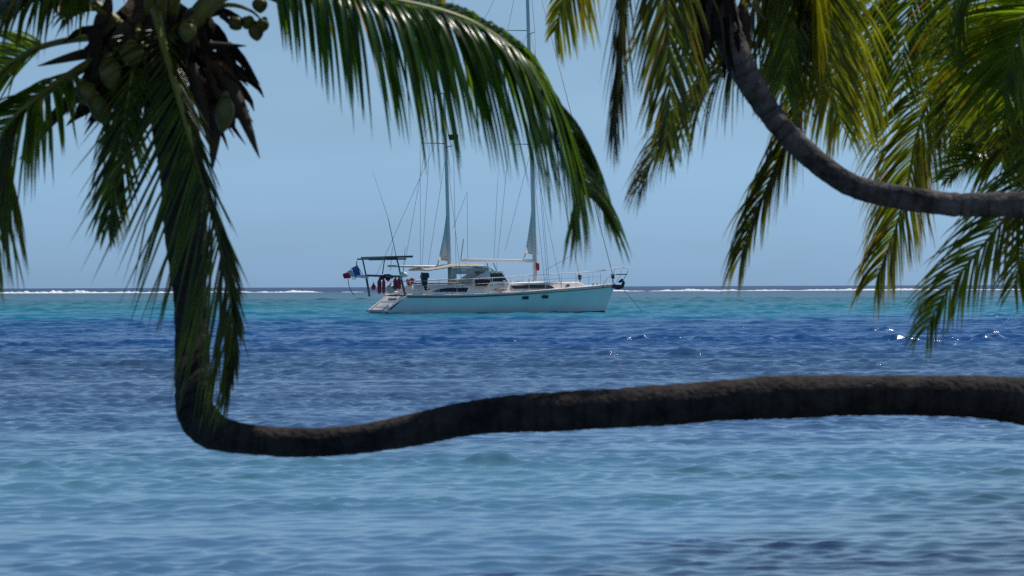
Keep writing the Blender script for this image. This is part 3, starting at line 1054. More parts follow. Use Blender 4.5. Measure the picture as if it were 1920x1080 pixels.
def bp(px, py, yl=0.0, O=None):
    """point of the yacht (own axes: x forward, y to port, z up) seen at a pixel, on the plane y = yl"""
    O = O if O is not None else ORG
    d = ray(px, py)
    t = ((O - CM.translation).dot(ey) + yl) / d.dot(ey)
    p = CM.translation + d * t - O
    return Vector((p.dot(ex), yl, p.z))


ORG = Vector((Oc.x, Oc.y, 0))
x_stern = bp(723, 591, -1.55).x
ORG = ORG + ex * x_stern
ORG.z = 0
B = empty("sailing_yacht", ORG, PSI)
bpy.context.view_layer.update()
tag(B, "white two-masted sailing yacht anchored in the lagoon with sails rolled away", "sailing yacht")
Lb = bp(1153, 534, 0).x
Lw = bp(1133, 587, 0).x
xd = bp(763, 555, -1.75).x          # where the deck stops above the stern steps

M_GEL = plain("white_gelcoat", (0.86, 0.78, 0.71), 0.45, var=0.05, scale=0.8, spec=.3)
M_DECK = plain("white_deck", (0.84, 0.82, 0.78), 0.6, var=0.06, scale=2)
M_DARKRAIL = plain("wooden_rubbing_strake", (0.12, 0.075, 0.06), 0.5)
M_BOOT = plain("antifouling", (0.020, 0.022, 0.035), 0.6, var=.3)
M_GLASS = plain("tinted_glass", (0.018, 0.022, 0.028), 0.08, var=.1)
M_ALU = plain("painted_mast", (0.70, 0.665, 0.61), 0.35, var=.06, scale=1)
M_STEEL = plain("stainless_steel", (0.60, 0.61, 0.62), 0.5, metal=0.3, var=.05)
M_ARCH = plain("grey_painted_tube", (0.10, 0.125, 0.135), 0.45)
M_WIRE = plain("rigging_wire", (0.14, 0.15, 0.17), 0.4, metal=.3)
M_SAIL = plain("sailcloth", (0.80, 0.79, 0.76), 0.8, var=.06)
_t = M_SAIL.node_tree
_tr = _t.nodes.new("ShaderNodeBsdfTranslucent")
_tr.inputs[0].default_value = (0.88, 0.86, 0.80, 1)
_mx = _t.nodes.new("ShaderNodeMixShader")
_mx.inputs[0].default_value = 0.5
_po = [n for n in _t.nodes if n.type == 'BSDF_PRINCIPLED'][0]
_t.links.new(_po.outputs[0], _mx.inputs[1])
_t.links.new(_tr.outputs[0], _mx.inputs[2])
_t.links.new(_mx.outputs[0], [n for n in _t.nodes if n.type == 'OUTPUT_MATERIAL'][0].inputs[0])
M_TAN = plain("tan_canvas", (0.46, 0.41, 0.345), 0.9, var=.18, scale=4)
M_BLACK = plain("black_plastic", (0.015, 0.015, 0.018), 0.4)
M_PANEL = plain("solar_cell_panel", (0.028, 0.045, 0.060), 0.2)
M_REDF = plain("red_vinyl", (0.36, 0.035, 0.060), 0.55, var=.2)
M_CREAM = plain("cream_vinyl", (0.60, 0.56, 0.46), 0.6)
M_CLOTHB = plain("flag_blue", (0.015, 0.16, 0.58), 0.8)
M_CLOTHW = plain("flag_white", (0.70, 0.70, 0.70), 0.8)
M_CLOTHR = plain("flag_red", (0.60, 0.015, 0.030), 0.8)
M_TEAK = plain("weathered_teak", (0.30, 0.25, 0.17), 0.8, var=.25, scale=6)
M_ROPE = plain("dark_rope", (0.03, 0.03, 0.045), 0.8)
M_GREYW = plain("clear_vinyl_window", (0.55, 0.57, 0.6), 0.2)


def sheer(x):
    q = x / Lb
    return 1.20 - 0.10 * math.sin(min(1, q / 0.7) * math.pi) * 0.3 + 0.62 * max(0, q - 0.25) ** 1.5 / 0.75 ** 1.5


def half_beam(x):
    q = x / Lb
    if q < 0.42:
        return 2.1 - 0.42 * ((0.42 - q) / 0.42) ** 1.8
    return 2.1 * (1 - ((q - 0.42) / 0.58) ** 2.1) + 0.02


def build_hull():
    hull, strip, boot = MB(), MB(), MB()
    NS = 56
    levels = (-0.55, -0.30, -0.12, 0.0, 0.06, 0.22, 0.45, 0.7, 0.85, 1.0)
    rows = []
    for i in range(NS + 1):
        q = i / NS
        xdck = xd + (Lb - xd) * q
        zs = sheer(xdck)
        xwl = 0.02 + (Lw - 0.02) * q
        row = []
        for l in levels:
            zz = l if l < 0 else l * zs
            f = max(0.0, min(1.0, zz / zs))
            x = xwl + (xdck - xwl) * (f if zz > 0 else 0) + (zz * 1.2 * (1 - q) * -0.2 if zz < 0 else 0)
            if zz < 0:
                x = xwl + (-zz * (1.1 - 1.6 * q))
            bd = half_beam(xdck)
            flare = 0.80 + 0.20 * f ** 0.7 if zz >= 0 else 0.80 * (1 + zz / 0.6) ** 0.6 if zz > -0.6 else 0
            bow = 1 - (1 - f) * 0.35 * q ** 3
            row.append((x, bd * flare * bow, zz))
        rows.append(row)
    nl = len(levels)
    for sgn in (-1, 1):
        vs = [(x, sgn * y, z) for row in rows for (x, y, z) in row]
        fs, fb = [], []
        for i in range(NS):
            for l in range(nl - 1):
                a = i * nl + l
                f = (a, a + nl, a + nl + 1, a + 1)
                if sgn > 0:
                    f = f[::-1]
                (fb if l < 3 else fs).append(f)
        hull.add(vs, fs)
        hull.f += [tuple(i + len(hull.v) - len(vs) for i in f) for f in fb]
        hull.m += [1] * len(fb)
        # rubbing strake + toe rail
        sr = []
        for row in rows:
            x, y, z = row[-1]
            sr.append((x, sgn * (y + 0.015), z - 0.10))
        strip.tube(sr, 0.045, 6)
        hull.tube([(x, sgn * (y - 0.01), z + 0.03) for (x, y, z) in [r[-1] for r in rows]], 0.05, 6)
    # stem closing
    vs = []
    for (x, y, z) in rows[-1]:
        vs += [(x, -y, z), (x + 0.03, 0, z), (x, y, z)]
    fs = []
    for l in range(nl - 1):
        a = l * 3
        fs += [(a, a + 1, a + 4, a + 3), (a + 1, a + 2, a + 5, a + 4)]
    hull.add(vs, fs)
    ho = hull.build("hull", [M_GEL, M_BOOT], B, True, 40)
    strip.build("rubbing_strake", M_DARKRAIL, ho)
    # dark boot stripe showing at the forefoot
    for sgn in (-1, 1):
        bs = []
        for i in range(20, NS + 1):
            x, y, z = rows[i][3]
            bs.append((x, sgn * (y + 0.012), 0.03 + 0.06 * max(0, i / NS - 0.45)))
        boot.tube(bs, [0.03 + 0.10 * max(0, (i / NS) - 0.6) for i in range(20, NS + 1)], 6)
    boot.build("boot_stripe", M_BOOT, ho)
    # deck
    dk = MB()
    vs, fs = [], []
    for row in rows:
        x, y, z = row[-1]
        vs += [(x, -y, z), (x, -y * .5, z + .05), (x, 0, z + .07), (x, y * .5, z + .05), (x, y, z)]
    for i in range(NS):
        for k in range(4):
            a = i * 5 + k
            fs.append((a, a + 5, a + 6, a + 1))
    dk.add(vs, fs)
    dk.build("deck", M_DECK, B)
    # open stern: sloping transom with steps and bathing platform
    st = MB()
    hb = half_beam(xd) * 0.97
    low = half_beam(xd) * 0.80
    st.hexa([(-0.12, -low, .16), (0.75, -low - .1, .16), (0.75, low + .1, .16), (-0.12, low, .16), (-0.14, -low, .30), (0.75, -low - .12, .30), (0.75, low + .12, .30), (-0.14, low, .30)])
    st.hexa([(0.5, -.55, .30), (1.2, -.55, .30), (1.2, .55, .30), (0.5, .55, .30), (0.62, -.5, .60), (1.2, -.5, .60), (1.2, .5, .60), (0.62, .5, .60)])
    st.hexa([(0.9, -.5, .60), (1.5, -.5, .60), (1.5, .5, .60), (0.9, .5, .60), (0.98, -.5, .90), (1.5, -.5, .90), (1.5, .5, .90), (0.98, .5, .90)])
    st.add([(0.25, -low - .02, .30), (0.25, low + .02, .30), (xd - .02, hb, 1.16), (xd - .02, -hb, 1.16), (0.0, -low, .0), (0.0, low, .0), (xd + .3, hb, 0), (xd + .3, -hb, 0)], [(0, 3, 2, 1), (0, 1, 5, 4), (4, 5, 6, 7)])
    for s in (-1, 1):       # moulded wings either side of the steps
        st.hexa([(0.0, s * (low - .16), .28), (0.0, s * low, .28), (0.2, s * low, .30), (0.2, s * (low - .16), .30),
                 (0.35, s * (low - .15), .50), (0.35, s * (low + .03), .50), (xd + .1, s * (hb + .02), 1.22), (xd + .1, s * (hb - .2), 1.22)])
    st.build("transom", M_GEL, B, True, 35, bevel=.03)
    dg = MB()
    dg.box((xd - .33, -.75, .93), (xd - .24, .45, 1.0))
    dg.build("boarding_step_slot", M_BLACK, B)
    # portlights
    for px in (985.5, 1022.5):
        p = bp(px, 558.5 if px < 1000 else 556.5, -1.9)
        hbx = 0
        for it in range(6):
            # slide along the side until the plane matches the hull
            yy = half_beam(p.x) * (0.80 + 0.2 * (p.z / sheer(p.x)) ** .7)
            p = bp(px, 558.5 if px < 1000 else 556.5, -yy)
        pm = MB()
        t = 0.012
        yl = -half_beam(p.x) * (0.80 + 0.2 * (p.z / sheer(p.x)) ** .7)
        slope = (half_beam(p.x + .2) - half_beam(p.x - .2)) / .4
        for dy, mar, dz in ((-.03, .21, .095),):
            vs = []
            for yo in (0.05, dy):
                for (sx, sz) in ((-1, -1), (1, -1), (1, 1), (-1, 1)):
                    vs.append((p.x + sx * mar, yl - sx * mar * slope + yo - sz * .012, p.z + sz * dz))
            pm.hexa([vs[0], vs[1], vs[2], vs[3], vs[4], vs[5], vs[6], vs[7]])
        pm.build("hull_portlight", M_GLASS, B, False)


build_hull()


def prism(mb, poly, y0, y1, tuck0=0.0, tuck1=0.0, zref=None):
    """side outline poly [(x,z)] between y0 and y1; upper points tucked inwards by tuck*(z-zref)"""
    n = len(poly)
    zr = zref if zref is not None else min(z for x, z in poly)
    vs = [(x, y0 + tuck0 * (z - zr), z) for x, z in poly] + [(x, y1 - tuck1 * (z - zr), z) for x, z in poly]
    fs = [tuple(range(n)), tuple(range(2 * n - 1, n - 1, -1))]
    for i in range(n):
        j = (i + 1) % n
        fs.append((i, i + n, j + n, j))
    mb.add(vs, fs)


def bpxz(px, py, yl):
    p = bp(px, py, yl)
    return (p.x, p.z)


def cabin_y(x):
    return min(1.45, 0.70 * half_beam(min(max(x, xd), Lb)))


def cabin_prism(mb, pix, out=0.0, tuck=0.55, depth=None):
    """pixel outline carried on to cabin sides that follow the narrowing hull, mirrored to port"""
    vs = []
    P = []
    for (px, py) in pix:
        p = bp(px, py, -1.4)
        for it in range(6):
            p = bp(px, py, -(cabin_y(p.x) - tuck * max(0, p.z - sheer(p.x))))
        P.append(p)
    n = len(P)
    vs = [(p.x, p.y - out, p.z) for p in P]
    if depth:
        vs += [(p.x, p.y + depth, p.z) for p in P]
    else:
        vs += [(p.x, -p.y, p.z) for p in P]
    fs = [tuple(range(n)), tuple(range(2 * n - 1, n - 1, -1))]
    for i in range(n):
        j = (i + 1) % n
        fs.append((i, i + n, j + n, j))
    mb.add(vs, fs)


# cabin: low coachroof running the length of the boat, doghouse amidships
cab = MB()
ys = -1.45
cabin_prism(cab, ((772, 556), (772, 536), (800, 534), (876, 534), (884, 535), (884, 556)))
cab.build("aft_cabin", M_GEL, B, True, 30, bevel=.05)
cab = MB()
cabin_prism(cab, ((883, 556), (883, 531), (920, 530), (958, 530), (985, 528.5), (1005, 528), (1030, 528), (1060, 528.5), (1088, 529), (1094, 532), (1102, 541), (1090, 546), (1060, 549), (1030, 552), (1000, 554), (960, 556)))
cabo = cab.build("coachroof", M_GEL, B, True, 30, bevel=.06)
# coaming and doghouse
dgh = MB()
prism(dgh, [bpxz(x, y, -1.25) for x, y in ((888, 534), (920, 532), (957, 531), (948, 515), (941, 508.5), (920, 509), (906, 512), (888, 524))], -1.25, 1.25, .2, .2)
do = dgh.build("doghouse", M_GEL, B, True, 30, bevel=.05)
wn = MB()
prism(wn, [bpxz(x, y, -1.27) for x, y in ((921, 528), (952, 527.5), (942, 512.5), (921, 513))], -1.262, -1.20, .2, 0, zref=bp(888, 534, -1.25).z)
wn.build("windscreen_pane", M_GLASS, do, False)
wn = MB()
hr = [bp(x, y, -1.3) for x, y in ((916, 508.5), (944, 508.5))]
prism(wn, [(hr[0].x - .3, hr[0].z - .08), (hr[1].x + .1, hr[1].z - .10), (hr[1].x, hr[1].z + .02), (hr[0].x, hr[0].z + .05)], -1.22, 1.22)
wn.build("hard_top", M_GEL, do, True, 30, bevel=.03)
for (pts, nm) in ((((812, 547), (875, 547), (878, 539.5), (840, 540), (825, 542)), "cabin_window"),):
    wn = MB()
    z0 = bp(772, 556, ys).z
    cabin_prism(wn, pts, out=.014, depth=.1)
    wn.build(nm, M_GLASS, B, False)
wn = MB()
cabin_prism(wn, ((963, 541.5), (985, 541.3), (1010, 541), (1040, 540.5), (1034, 536), (1020, 533.5), (1000, 534), (980, 534.6), (957, 535.5)), out=.025, depth=.1)
wn.build("cabin_window", M_GLASS, cabo, False)
wn = MB()
cabin_prism(wn, ((1061, 535), (1065, 537.2), (1069, 535), (1065, 532.8)), out=.025, depth=.1)
wn.build("porthole", M_GLASS, cabo, False)
# hatches, winches, windlass
for px, py in ((972, 527), (992, 527), (1040, 527.5), (1075, 528)):
    h = MB()
    p = bp(px, py, 0)
    h.box((p.x - .3, -.3, p.z - .14), (p.x + .3, .3, p.z + .02))
    h.build("deck_hatch", M_DECK, B, True, 30, bevel=.02)
for px, py, yl in ((1112, 533, -.6), (1120, 532.5, -.3), (993, 527, -.7), (915, 529, -1.3), (945, 528.5, -1.35)):
    h = MB()
    p = bp(px, py, yl)
    h.lathe([(-.28, .12), (-.12, .10), (-.08, .07), (.04, .085), (.08, .10), (.10, .05)], p)
    h.build("winch", M_STEEL, B)
# tan canvas over the cockpit
can = MB()


def cloth(mb, pts_near, pts_far_y, sag=0.05, n=12, seed=0, yn=-1.2):
    """canvas stretched athwartships between y = yn and pts_far_y along an outline of pixels"""
    rnd = random.Random(seed)
    C = [bp(x, y, yn) for x, y in pts_near]
    C = spline([tuple(c) for c in C], 22)
    vs, fs = [], []
    for c in C:
        for k in range(n):
            q = k / (n - 1)
            yy = yn + (pts_far_y - yn) * q
            z = c[2] + 0.16 * math.sin(math.pi * q) - sag * math.sin(3 * math.pi * q + c[0]) * .5 + rnd.uniform(-.012, .012)
            vs.append((c[0], yy, z))
    for i in range(21):
        for k in range(n - 1):
            a = i * n + k
            fs.append((a, a + 1, a + n + 1, a + n))
    mb.add(vs, fs)


cloth(can, ((794, 507.5), (806, 508), (818, 506.5), (832, 504.5), (846, 501.8), (862, 501), (880, 500.8), (900, 501.3), (918, 503), (926, 508)), 1.2, seed=3)
can.f += [f[::-1] for f in []]
co_ = can.build("cockpit_awning", M_TAN, B)
so = co_.modifiers.new("thickness", 'SOLIDIFY')
so.thickness = .05
sc_ = MB()
prism(sc_, [bpxz(x, y, -1.15) for x, y in ((842, 523), (856, 522), (856, 514), (884, 514), (887, 523), (895, 522), (888, 508), (918, 509), (916, 503), (846, 502))], -1.15, -1.11)
cu = sc_.build("side_curtain", M_TAN, B, False)
ov = MB()
c = bp(869, 505.8, -1.17)
ov.lathe([(0, .26), (.015, .24)], c, (0, -1, 0), 20)
ov.v = [(c.x + (x - c.x), y, c.z + (z - c.z) * .42) for x, y, z in ov.v]
ov.build("curtain_window", M_GREYW, cu)
cm = MB()
prism(cm, [bpxz(x, y, -1.0) for x, y in ((840, 534), (843, 505), (853, 505), (853, 523), (886, 523), (886, 534))], -1.0, -.9)
cm.build("cockpit_dodger_panel", M_TAN, B, False)
# life raft / gear seen in the cockpit
# masts
def mast(px0, py0, px1, py1, r, name, spreaders, yl=0.0):
    a, b_ = bp(px0, py0, yl), bp(px1, py1, yl)
    m = MB()
    n = 14
    P = [a.lerp(b_, k / n) for k in range(n + 1)]
    m.tube(P, [r * (1 - .35 * (k / n) ** 2) for k in range(n + 1)], 12)
    m.box((b_.x - .25, -.05, b_.z - .02), (b_.x + .3, .05, b_.z + .06))
    mo = m.build(name, M_ALU, B, True, 40)
    for (xl, yl_, xr, yr, wy) in spreaders:
        for (x, y, s) in ((xl, yl_, wy), (xr, yr, -wy)):
            tip = bp(x, y, s)
            t = (tip.z - a.z) / (b_.z - a.z)
            root = a.lerp(b_, t)
            root.z = tip.z - .05
            sp_ = MB()
            sp_.tube([root, root.lerp(tip, .5), tip], [.05, .04, .025], 8)
            sp_.build("spreader", M_ALU, mo)
    return mo, a, b_


mz, mza, mzb = mast(844, 533, 833, 176, .13, "mizzen_mast", [(790, 268, 850, 273, 1.0)])
mm, mma, mmb = mast(1004, 530, 986, -122, .15, "main_mast", [(952, 57, 1003, 60, 1.15), (955, 270, 1008, 274, 1.3)])
pg = MB()
p = bp(1008, 500, -.18)
pg.lathe([(-.25, .09), (-.2, .12), (.2, .12), (.25, .06)], p)
pg.build("mast_rope_bag", M_REDF, mm)
# booms and furled sails showing their clews
for (x0, y0, x1, y1, r, nm) in ((727, 499, 841, 500, .075, "mizzen_boom"), (864, 487.5, 1000, 489.5, .105, "main_boom")):
    m = MB()
    a, b_ = bp(x0, y0, 0), bp(x1, y1, 0)
    m.tube([a, a.lerp(b_, .02), a.lerp(b_, .5), a.lerp(b_, .98), b_], [r * .7, r * .9, r, r, r * .8], 10)
    m.build(nm, M_SAIL if nm == "main_boom" else M_ALU, B, True, 50)
def sail(pts, nm, bulge):
    top, clew, tack = [bp(x, y, 0) for x, y in pts]
    vs, fs = [], []
    n = 10
    for i in range(n + 1):
        q = i / n
        a = top.lerp(clew, q)
        a.x += 0.10 * math.sin(math.pi * q)
        b_ = top.lerp(tack, q)
        for k in range(5):
            p = a.lerp(b_, k / 4)
            p.y += bulge * math.sin(math.pi * k / 4) * q
            vs.append(p)
    for i in range(n):
        for k in range(4):
            a = i * 5 + k
            fs.append((a, a + 1, a + 6, a + 5))
    m = MB()
    m.add(vs, fs)
    o = m.build(nm, M_SAIL, B)
    s = o.modifiers.new("thickness", 'SOLIDIFY')
    s.thickness = .015
    return o
sail(((839, 372), (821.5, 487.5), (847, 490)), "furled_mizzen_sail", .12)
sail(((1000, 335), (984.5, 474.5), (1008, 478)), "furled_main_sail", .12)
for (a, b_) in (((823, 487), (820, 498)), ((986, 474), (982, 484)), ((864, 487), (869, 448)), ((913, 493), (915, 502)), ((925, 493), (931, 507))):
    cd = MB()
    cd.bar(bp(*a), bp(*b_), .025)
    cd.build("running_rope", M_ROPE, B)
# standing rigging
def wire(lines, r, name="shroud", mat=None):
    for (x0, y0, l0, x1, y1, l1) in lines:
        m = MB()
        m.bar(bp(x0, y0, l0), bp(x1, y1, l1), r, 5)
        m.build(name, mat or M_WIRE, B)
wire([(788, 268, 1.0, 788, 509, 1.0), (806, 270, .6, 790, 512, 1.2), (833, 180, 0, 790, 268, 1.0), (833, 180, 0, 850, 273, -1.0), (850, 273, -1.0, 856, 534, -1.6), (835, 272, 0, 866, 534, -1.6),
      (834, 230, 0, 704, 520, .9), (836, 290, 0, 797, 534, 1.2), (876, 360, -.2, 849, 430, 0), (876, 360, -.2, 877, 488, -.2), (797, 280, .9, 756, 510, .6)], .011)
wire([(986, -118, 0, 952, 57, 1.15), (952, 57, 1.15, 955, 270, 1.3), (955, 270, 1.3, 928, 534, 1.7), (986, -118, 0, 1003, 60, -1.15), (1003, 60, -1.15, 1008, 274, -1.3), (1008, 274, -1.3, 1031, 540, -1.7),
      (991, 60, 0, 940, 160, .4), (990, 62, 0, 1027, 540, -1.6), (996, 272, 0, 1053, 541, -1.5), (997, 276, 0, 947, 470, .5), (934, 322, .8, 926, 486, .3), (996, 276, 0, 1022, 538, -1.5),
      (986, -118, 0, 835, 182, 0), (1020, 508, 0, 1088, 470, -.2)], .011)
wire([(986, -116, 0, 1148, 512, 0)], .035, "furled_headsail", M_SAIL)
wire([(991, 40, 0, 1086, 517, 0)], .032, "furled_staysail", M_SAIL)
for (x, y) in ((1149, 518), (1087, 520)):
    m = MB()
    p = bp(x, y, 0)
    m.lathe([(-.16, .05), (-.12, .13), (.0, .10), (.12, .14), (.16, .05)], p)
    m.tube([p, p - Vector((-.02, 0, .55))], .04, 6)
    m.build("furling_drum", M_BLACK, B)
m = MB()
m.bar(bp(750, 515, -.9), bp(728, 410, -.9), .022, 6)
m.tube([bp(728, 410, -.9), bp(698, 318, -.9)], [.012, .005], 5)
m.build("whip_aerial", M_BLACK, B)
for px, py in ((736, 462), (760, 462)):
    m = MB()
    m.bar(bp(px, py, .5), bp(px - 4, py + 46, .5), .014, 5)
    m.build("whip_aerial", M_WIRE, B)
# pulpit, lifelines and stanchions
pr = MB()
def rail_y(x):
    return half_beam(min(max(x, xd), Lb)) * .95
def rail_pt(px, py, s):
    p = bp(px, py, -1.7)
    for it in range(5):
        p = bp(px, py, s * rail_y(p.x))
    return p
top = [(778, 527), (830, 525), (890, 522.5), (945, 520), (1000, 516), (1053, 512.5), (1103, 510.5), (1128, 508.5)]
near = [rail_pt(x, y, -1) for x, y in top]
pr.tube(near, .022, 6)
pr.tube([p - Vector((0, 0, .33)) for p in near], .011, 5)
far = [Vector((p.x, -p.y, p.z)) for p in near]
pr.tube(far, .016, 6)
pr.build("lifeline", M_STEEL, B)
for k, px in enumerate((790, 823, 857, 889, 923, 958, 992, 1023, 1053, 1080, 1104, 1126)):
    xx = rail_pt(px, 520, -1).x
    z1 = float(np.interp(xx, [p.x for p in near], [p.z for p in near]))
    for s in (-1, 1):
        m = MB()
        m.bar((xx, s * rail_y(xx), sheer(xx)), (xx, s * rail_y(xx), z1 + .02), .016, 6)
        m.build("stanchion", M_STEEL, B)
pul = MB()
q = lambda x, y, l: bp(x, y, l)
for s in (-1, 1):
    b0 = near[-1] if s < 0 else far[-1]
    pul.tube([b0, q(1140, 505, s * .42), q(1153, 503, s * .34), q(1166, 502, s * .26)], .024, 6)
    pul.tube([q(1153, 503, s * .3), q(1149, 516, s * .3), q(1141, 518, s * .3), q(1131, 533, s * .5)], .02, 6)
    pul.tube([q(1166, 502, s * .26), q(1180.5, 503, s * .22), q(1180, 505, 0)], .02, 6)
    pul.tube([q(1180.5, 503, s * .22), q(1174, 515, s * .2), q(1166, 531, s * .15)], .024, 6)
    pul.tube([q(1166, 503, s * .2), q(1164, 515, s * .2), q(1155, 530, s * .2)], .018, 6)
pul.build("pulpit", M_STEEL, B)
m = MB()
a, b_ = q(1157, 514.5, 0), q(1174, 514, 0)
m.box((a.x, -.2, a.z - .03), (b_.x, .2, a.z + .03))
m.build("pulpit_seat", M_DARKRAIL, B, False)
m = MB()
a, b_ = q(1146, 536, 0), q(1167, 536, 0)
m.hexa([(a.x, -.2, a.z - .13), (b_.x, -.1, b_.z - .12), (b_.x, .1, b_.z - .12), (a.x, .2, a.z - .13), (a.x, -.2, a.z + .08), (b_.x, -.1, b_.z + .08), (b_.x, .1, b_.z + .08), (a.x, .2, a.z + .08)])
m.tube([q(1160, 529, 0), q(1166, 525.5, 0), q(1169, 530, 0), q(1167, 538, 0), q(1160, 541, 0), q(1152, 540, 0)], [.06, .13, .12, .10, .09, .04], 8)
m.build("bow_roller", M_BLACK, B, True, 40)
# stern arch with the solar panel on top
ar = MB()
for s, (p0, p1, p2, p3) in ((-1, ((760, 554), (752, 522), (748, 500), (744, 486))), (1, ((693, 556), (687, 521), (684, 505), (680, 487)))):
    y = s * 1.45
    ar.tube([q(*p0, y), q(*p1, y)], .075, 8)
    ar.tube([q(*p1, y), q(*p2, y), q(*p3, y)], .05, 8)
ar.tube([q(687, 516.5, 1.45), q(752, 518.5, -1.45)], .065, 8)
ar.tube([q(717, 514, .2), q(721, 487, .2)], .035, 8)
ar.tube([q(667, 520, 1.3), q(669, 489, 1.3)], .035, 8)
ar.tube([q(670, 486, 1.45), q(745, 484.5, -1.45)], .05, 8)
ar.build("stern_arch", M_ARCH, B)
sp_ = MB()
pa, pb_ = q(655, 481, 1.5), q(752, 480.5, -1.5)
zc = (pa.z + pb_.z) / 2 + .02
xm = xd - .42
for (y0, y1) in ((-1.95, -.02), (.02, 1.95)):
    sp_.hexa([(xm - 1.15, y0, zc - .15), (xm + .75, y0, zc - .11), (xm + .75, y1, zc - .11), (xm - 1.15, y1, zc - .15), (xm - 1.15, y0, zc - .03), (xm + .75, y0, zc + .02), (xm + .75, y1, zc + .02), (xm - 1.15, y1, zc - .03)])
sp_.hexa([(xm - .8, -1.5, zc - .26), (xm + .5, -1.5, zc - .24), (xm + .5, 1.5, zc - .24), (xm - .8, 1.5, zc - .26), (xm - .8, -1.5, zc - .16), (xm + .5, -1.5, zc - .14), (xm + .5, 1.5, zc - .14), (xm - .8, 1.5, zc - .16)])
sp_.build("solar_panel", M_PANEL, B, False)
# pushpit: rail round the stern
pp = MB()
for z in (.42, .85):
    pp.tube([(xd + 1.2, -1.72, 1.2 + z), (xd + .25, -1.66, 1.2 + z), (xd - .05, -1.4, 1.2 + z), (xd - .05, 1.4, 1.2 + z), (xd + .25, 1.66, 1.2 + z), (xd + 1.2, 1.72, 1.2 + z)], .018, 6)
for (x, y) in ((xd + .25, -1.66), (xd - .05, -.7), (xd - .05, .7), (xd + .25, 1.66), (xd + 1.2, -1.72), (xd + 1.2, 1.72)):
    pp.bar((x, y, 1.1), (x, y, 2.05), .018, 6)
pp.build("pushpit", M_STEEL, B)
m = MB()
m.tube([q(661, 519, 1.5), q(672, 518, 1.45), q(691, 519.5, 1.2)], [.05, .085, .10], 8)
m.tube([q(668, 521, 1.5), q(666, 523, 1.5), q(660, 523, 1.6)], .03, 6)
m.build("davit", M_DECK, B)
m = MB()
m.lathe([(-.16, .18), (-.12, .24), (.0, .25), (.1, .21), (.16, .08)], q(757, 514.5, -1.5))
m.tube([q(757, 518, -1.5), q(751, 524, -1.5)], .04, 6)
m.build("radar_dome", M_GEL, B)
# helm seat, wheel and gear on the aft deck
m = MB()
m.box((xd + .7, -.7, 1.2), (xd + 1.5, .9, 1.62))
m.build("stern_locker", M_DECK, B, True, 30, bevel=.04)
m = MB()
P = [q(772 + k * 18, 531.5 - .05 * k, -1.35) for k in range(7)]
m.tube(P, .06, 6)
m.build("teak_handrail", M_TEAK, B)
m = MB()
P = [q(926 + k * 5, 543.5 - (.8 if k % 2 else 0), -1.6) for k in range(6)]
m.tube(P, [.05, .09, .07, .1, .08, .05], 6)
m.build("stowed_plank", M_TEAK, B)


# things carried on the yacht
def carried(name, mbs, label, cat, group=None):
    """mbs: [(part name or None, MB in yacht axes, material)] -> top-level object in the world"""
    Mw = Matrix.Translation(ORG) @ Matrix.Rotation(PSI, 4, 'Z')
    allv = [Mw @ Vector(v) for _, mb, _ in mbs for v in mb.v]
    c = sum(allv, Vector()) / len(allv)
    c.z = min(v.z for v in allv)
    for _, mb, _ in mbs:
        mb.v = [tuple(Mw @ Vector(v) - c) for v in mb.v]
    if len(mbs) == 1:
        o = mbs[0][1].build(name, mbs[0][2], None, True, 50)
        o.location = c
    else:
        o = empty(name, c)
        for pn, mb, mt in mbs:
            mb.build(pn, mt, o, True, 50)
    tag(o, label, cat, group)
    return o


def fender_mb(px, py, yl, h, r):
    p = q(px, py, yl)
    m = MB()
    m.lathe([(-h / 2, .03), (-h / 2 + .05, r * .7), (-h / 2 + .14, r), (h / 2 - .2, r), (h / 2 - .1, r * .7), (h / 2 - .04, .05), (h / 2 + .03, .04)], p, (0, 0, 1), 12)
    e = MB()
    e.lathe([(h / 2 - .02, .055), (h / 2 + .07, .045), (h / 2 + .10, .02)], p, (0, 0, 1), 8)
    return [("fender_body", m, M_REDF), ("fender_eye", e, M_CLOTHW)]


G = "fenders stowed along the yacht's stern rail"
carried("fender", fender_mb(711.5, 537, .55, .95, .135), "tall red fender upright on the stern rail, beside its slimmer twin", "fender", G)
carried("fender", fender_mb(719.5, 537, .20, .92, .110), "slimmer red fender squeezed between the tall red one and the cream ball", "fender", G)
carried("fender", fender_mb(741.5, 532, -.75, .78, .140), "red fender hung right of the cream ball, inside the arch leg", "fender", G)
carried("fender", fender_mb(748.5, 531, -1.05, .76, .125), "red fender pressed behind the near leg of the stern arch", "fender", G)
carried("fender", fender_mb(700.5, 538, .95, .42, .150), "short stubby red fender nearest the flag on the stern rail", "fender", G)
m = MB()
p = q(733, 542, -.45)
m.lathe([(-.29 * math.cos(k * math.pi / 12), max(.005, .29 * math.sin(k * math.pi / 12))) for k in range(13)], p, (0, 0, 1), 16)
e = MB()
e.lathe([(.27, .06), (.36, .05), (.38, .02)], p, (0, 0, 1), 8)
carried("ball_fender", [("float_ball", m, M_CREAM), ("float_eye", e, M_ROPE)], "round cream buoy among the red fenders at the stern", "buoy")
m = MB()
for k, (x, y) in enumerate(((716, 521), (722, 518), (728, 517.5), (733, 519), (727, 523))):
    p = q(x, y, -.1)
    m.lathe([(-.12, .05), (-.08, .15), (.04, .17), (.10, .12), (.13, .03)], p, (.3 * k - .6, 0, 1), 10)
carried("gear_bag", [("", m, plain("maroon_cloth", (.16, .02, .035), .85, var=.4, scale=6))], "dark maroon bundle lashed on the stern rail above the fenders", "bag")
m = MB()
for k, (x, y, yl) in enumerate(((766, 527, -1.2), (773, 525, -1.2), (768, 532, -1.0))):
    p = q(x, y, yl)
    m.lathe([(-.16, .05), (-.1, .15), (.05, .16), (.14, .05)], p, (.5, 0, 1), 10)
carried("gear_bag", [("", m, M_REDF)], "red bundle on the aft deck in front of the stern arch", "bag")
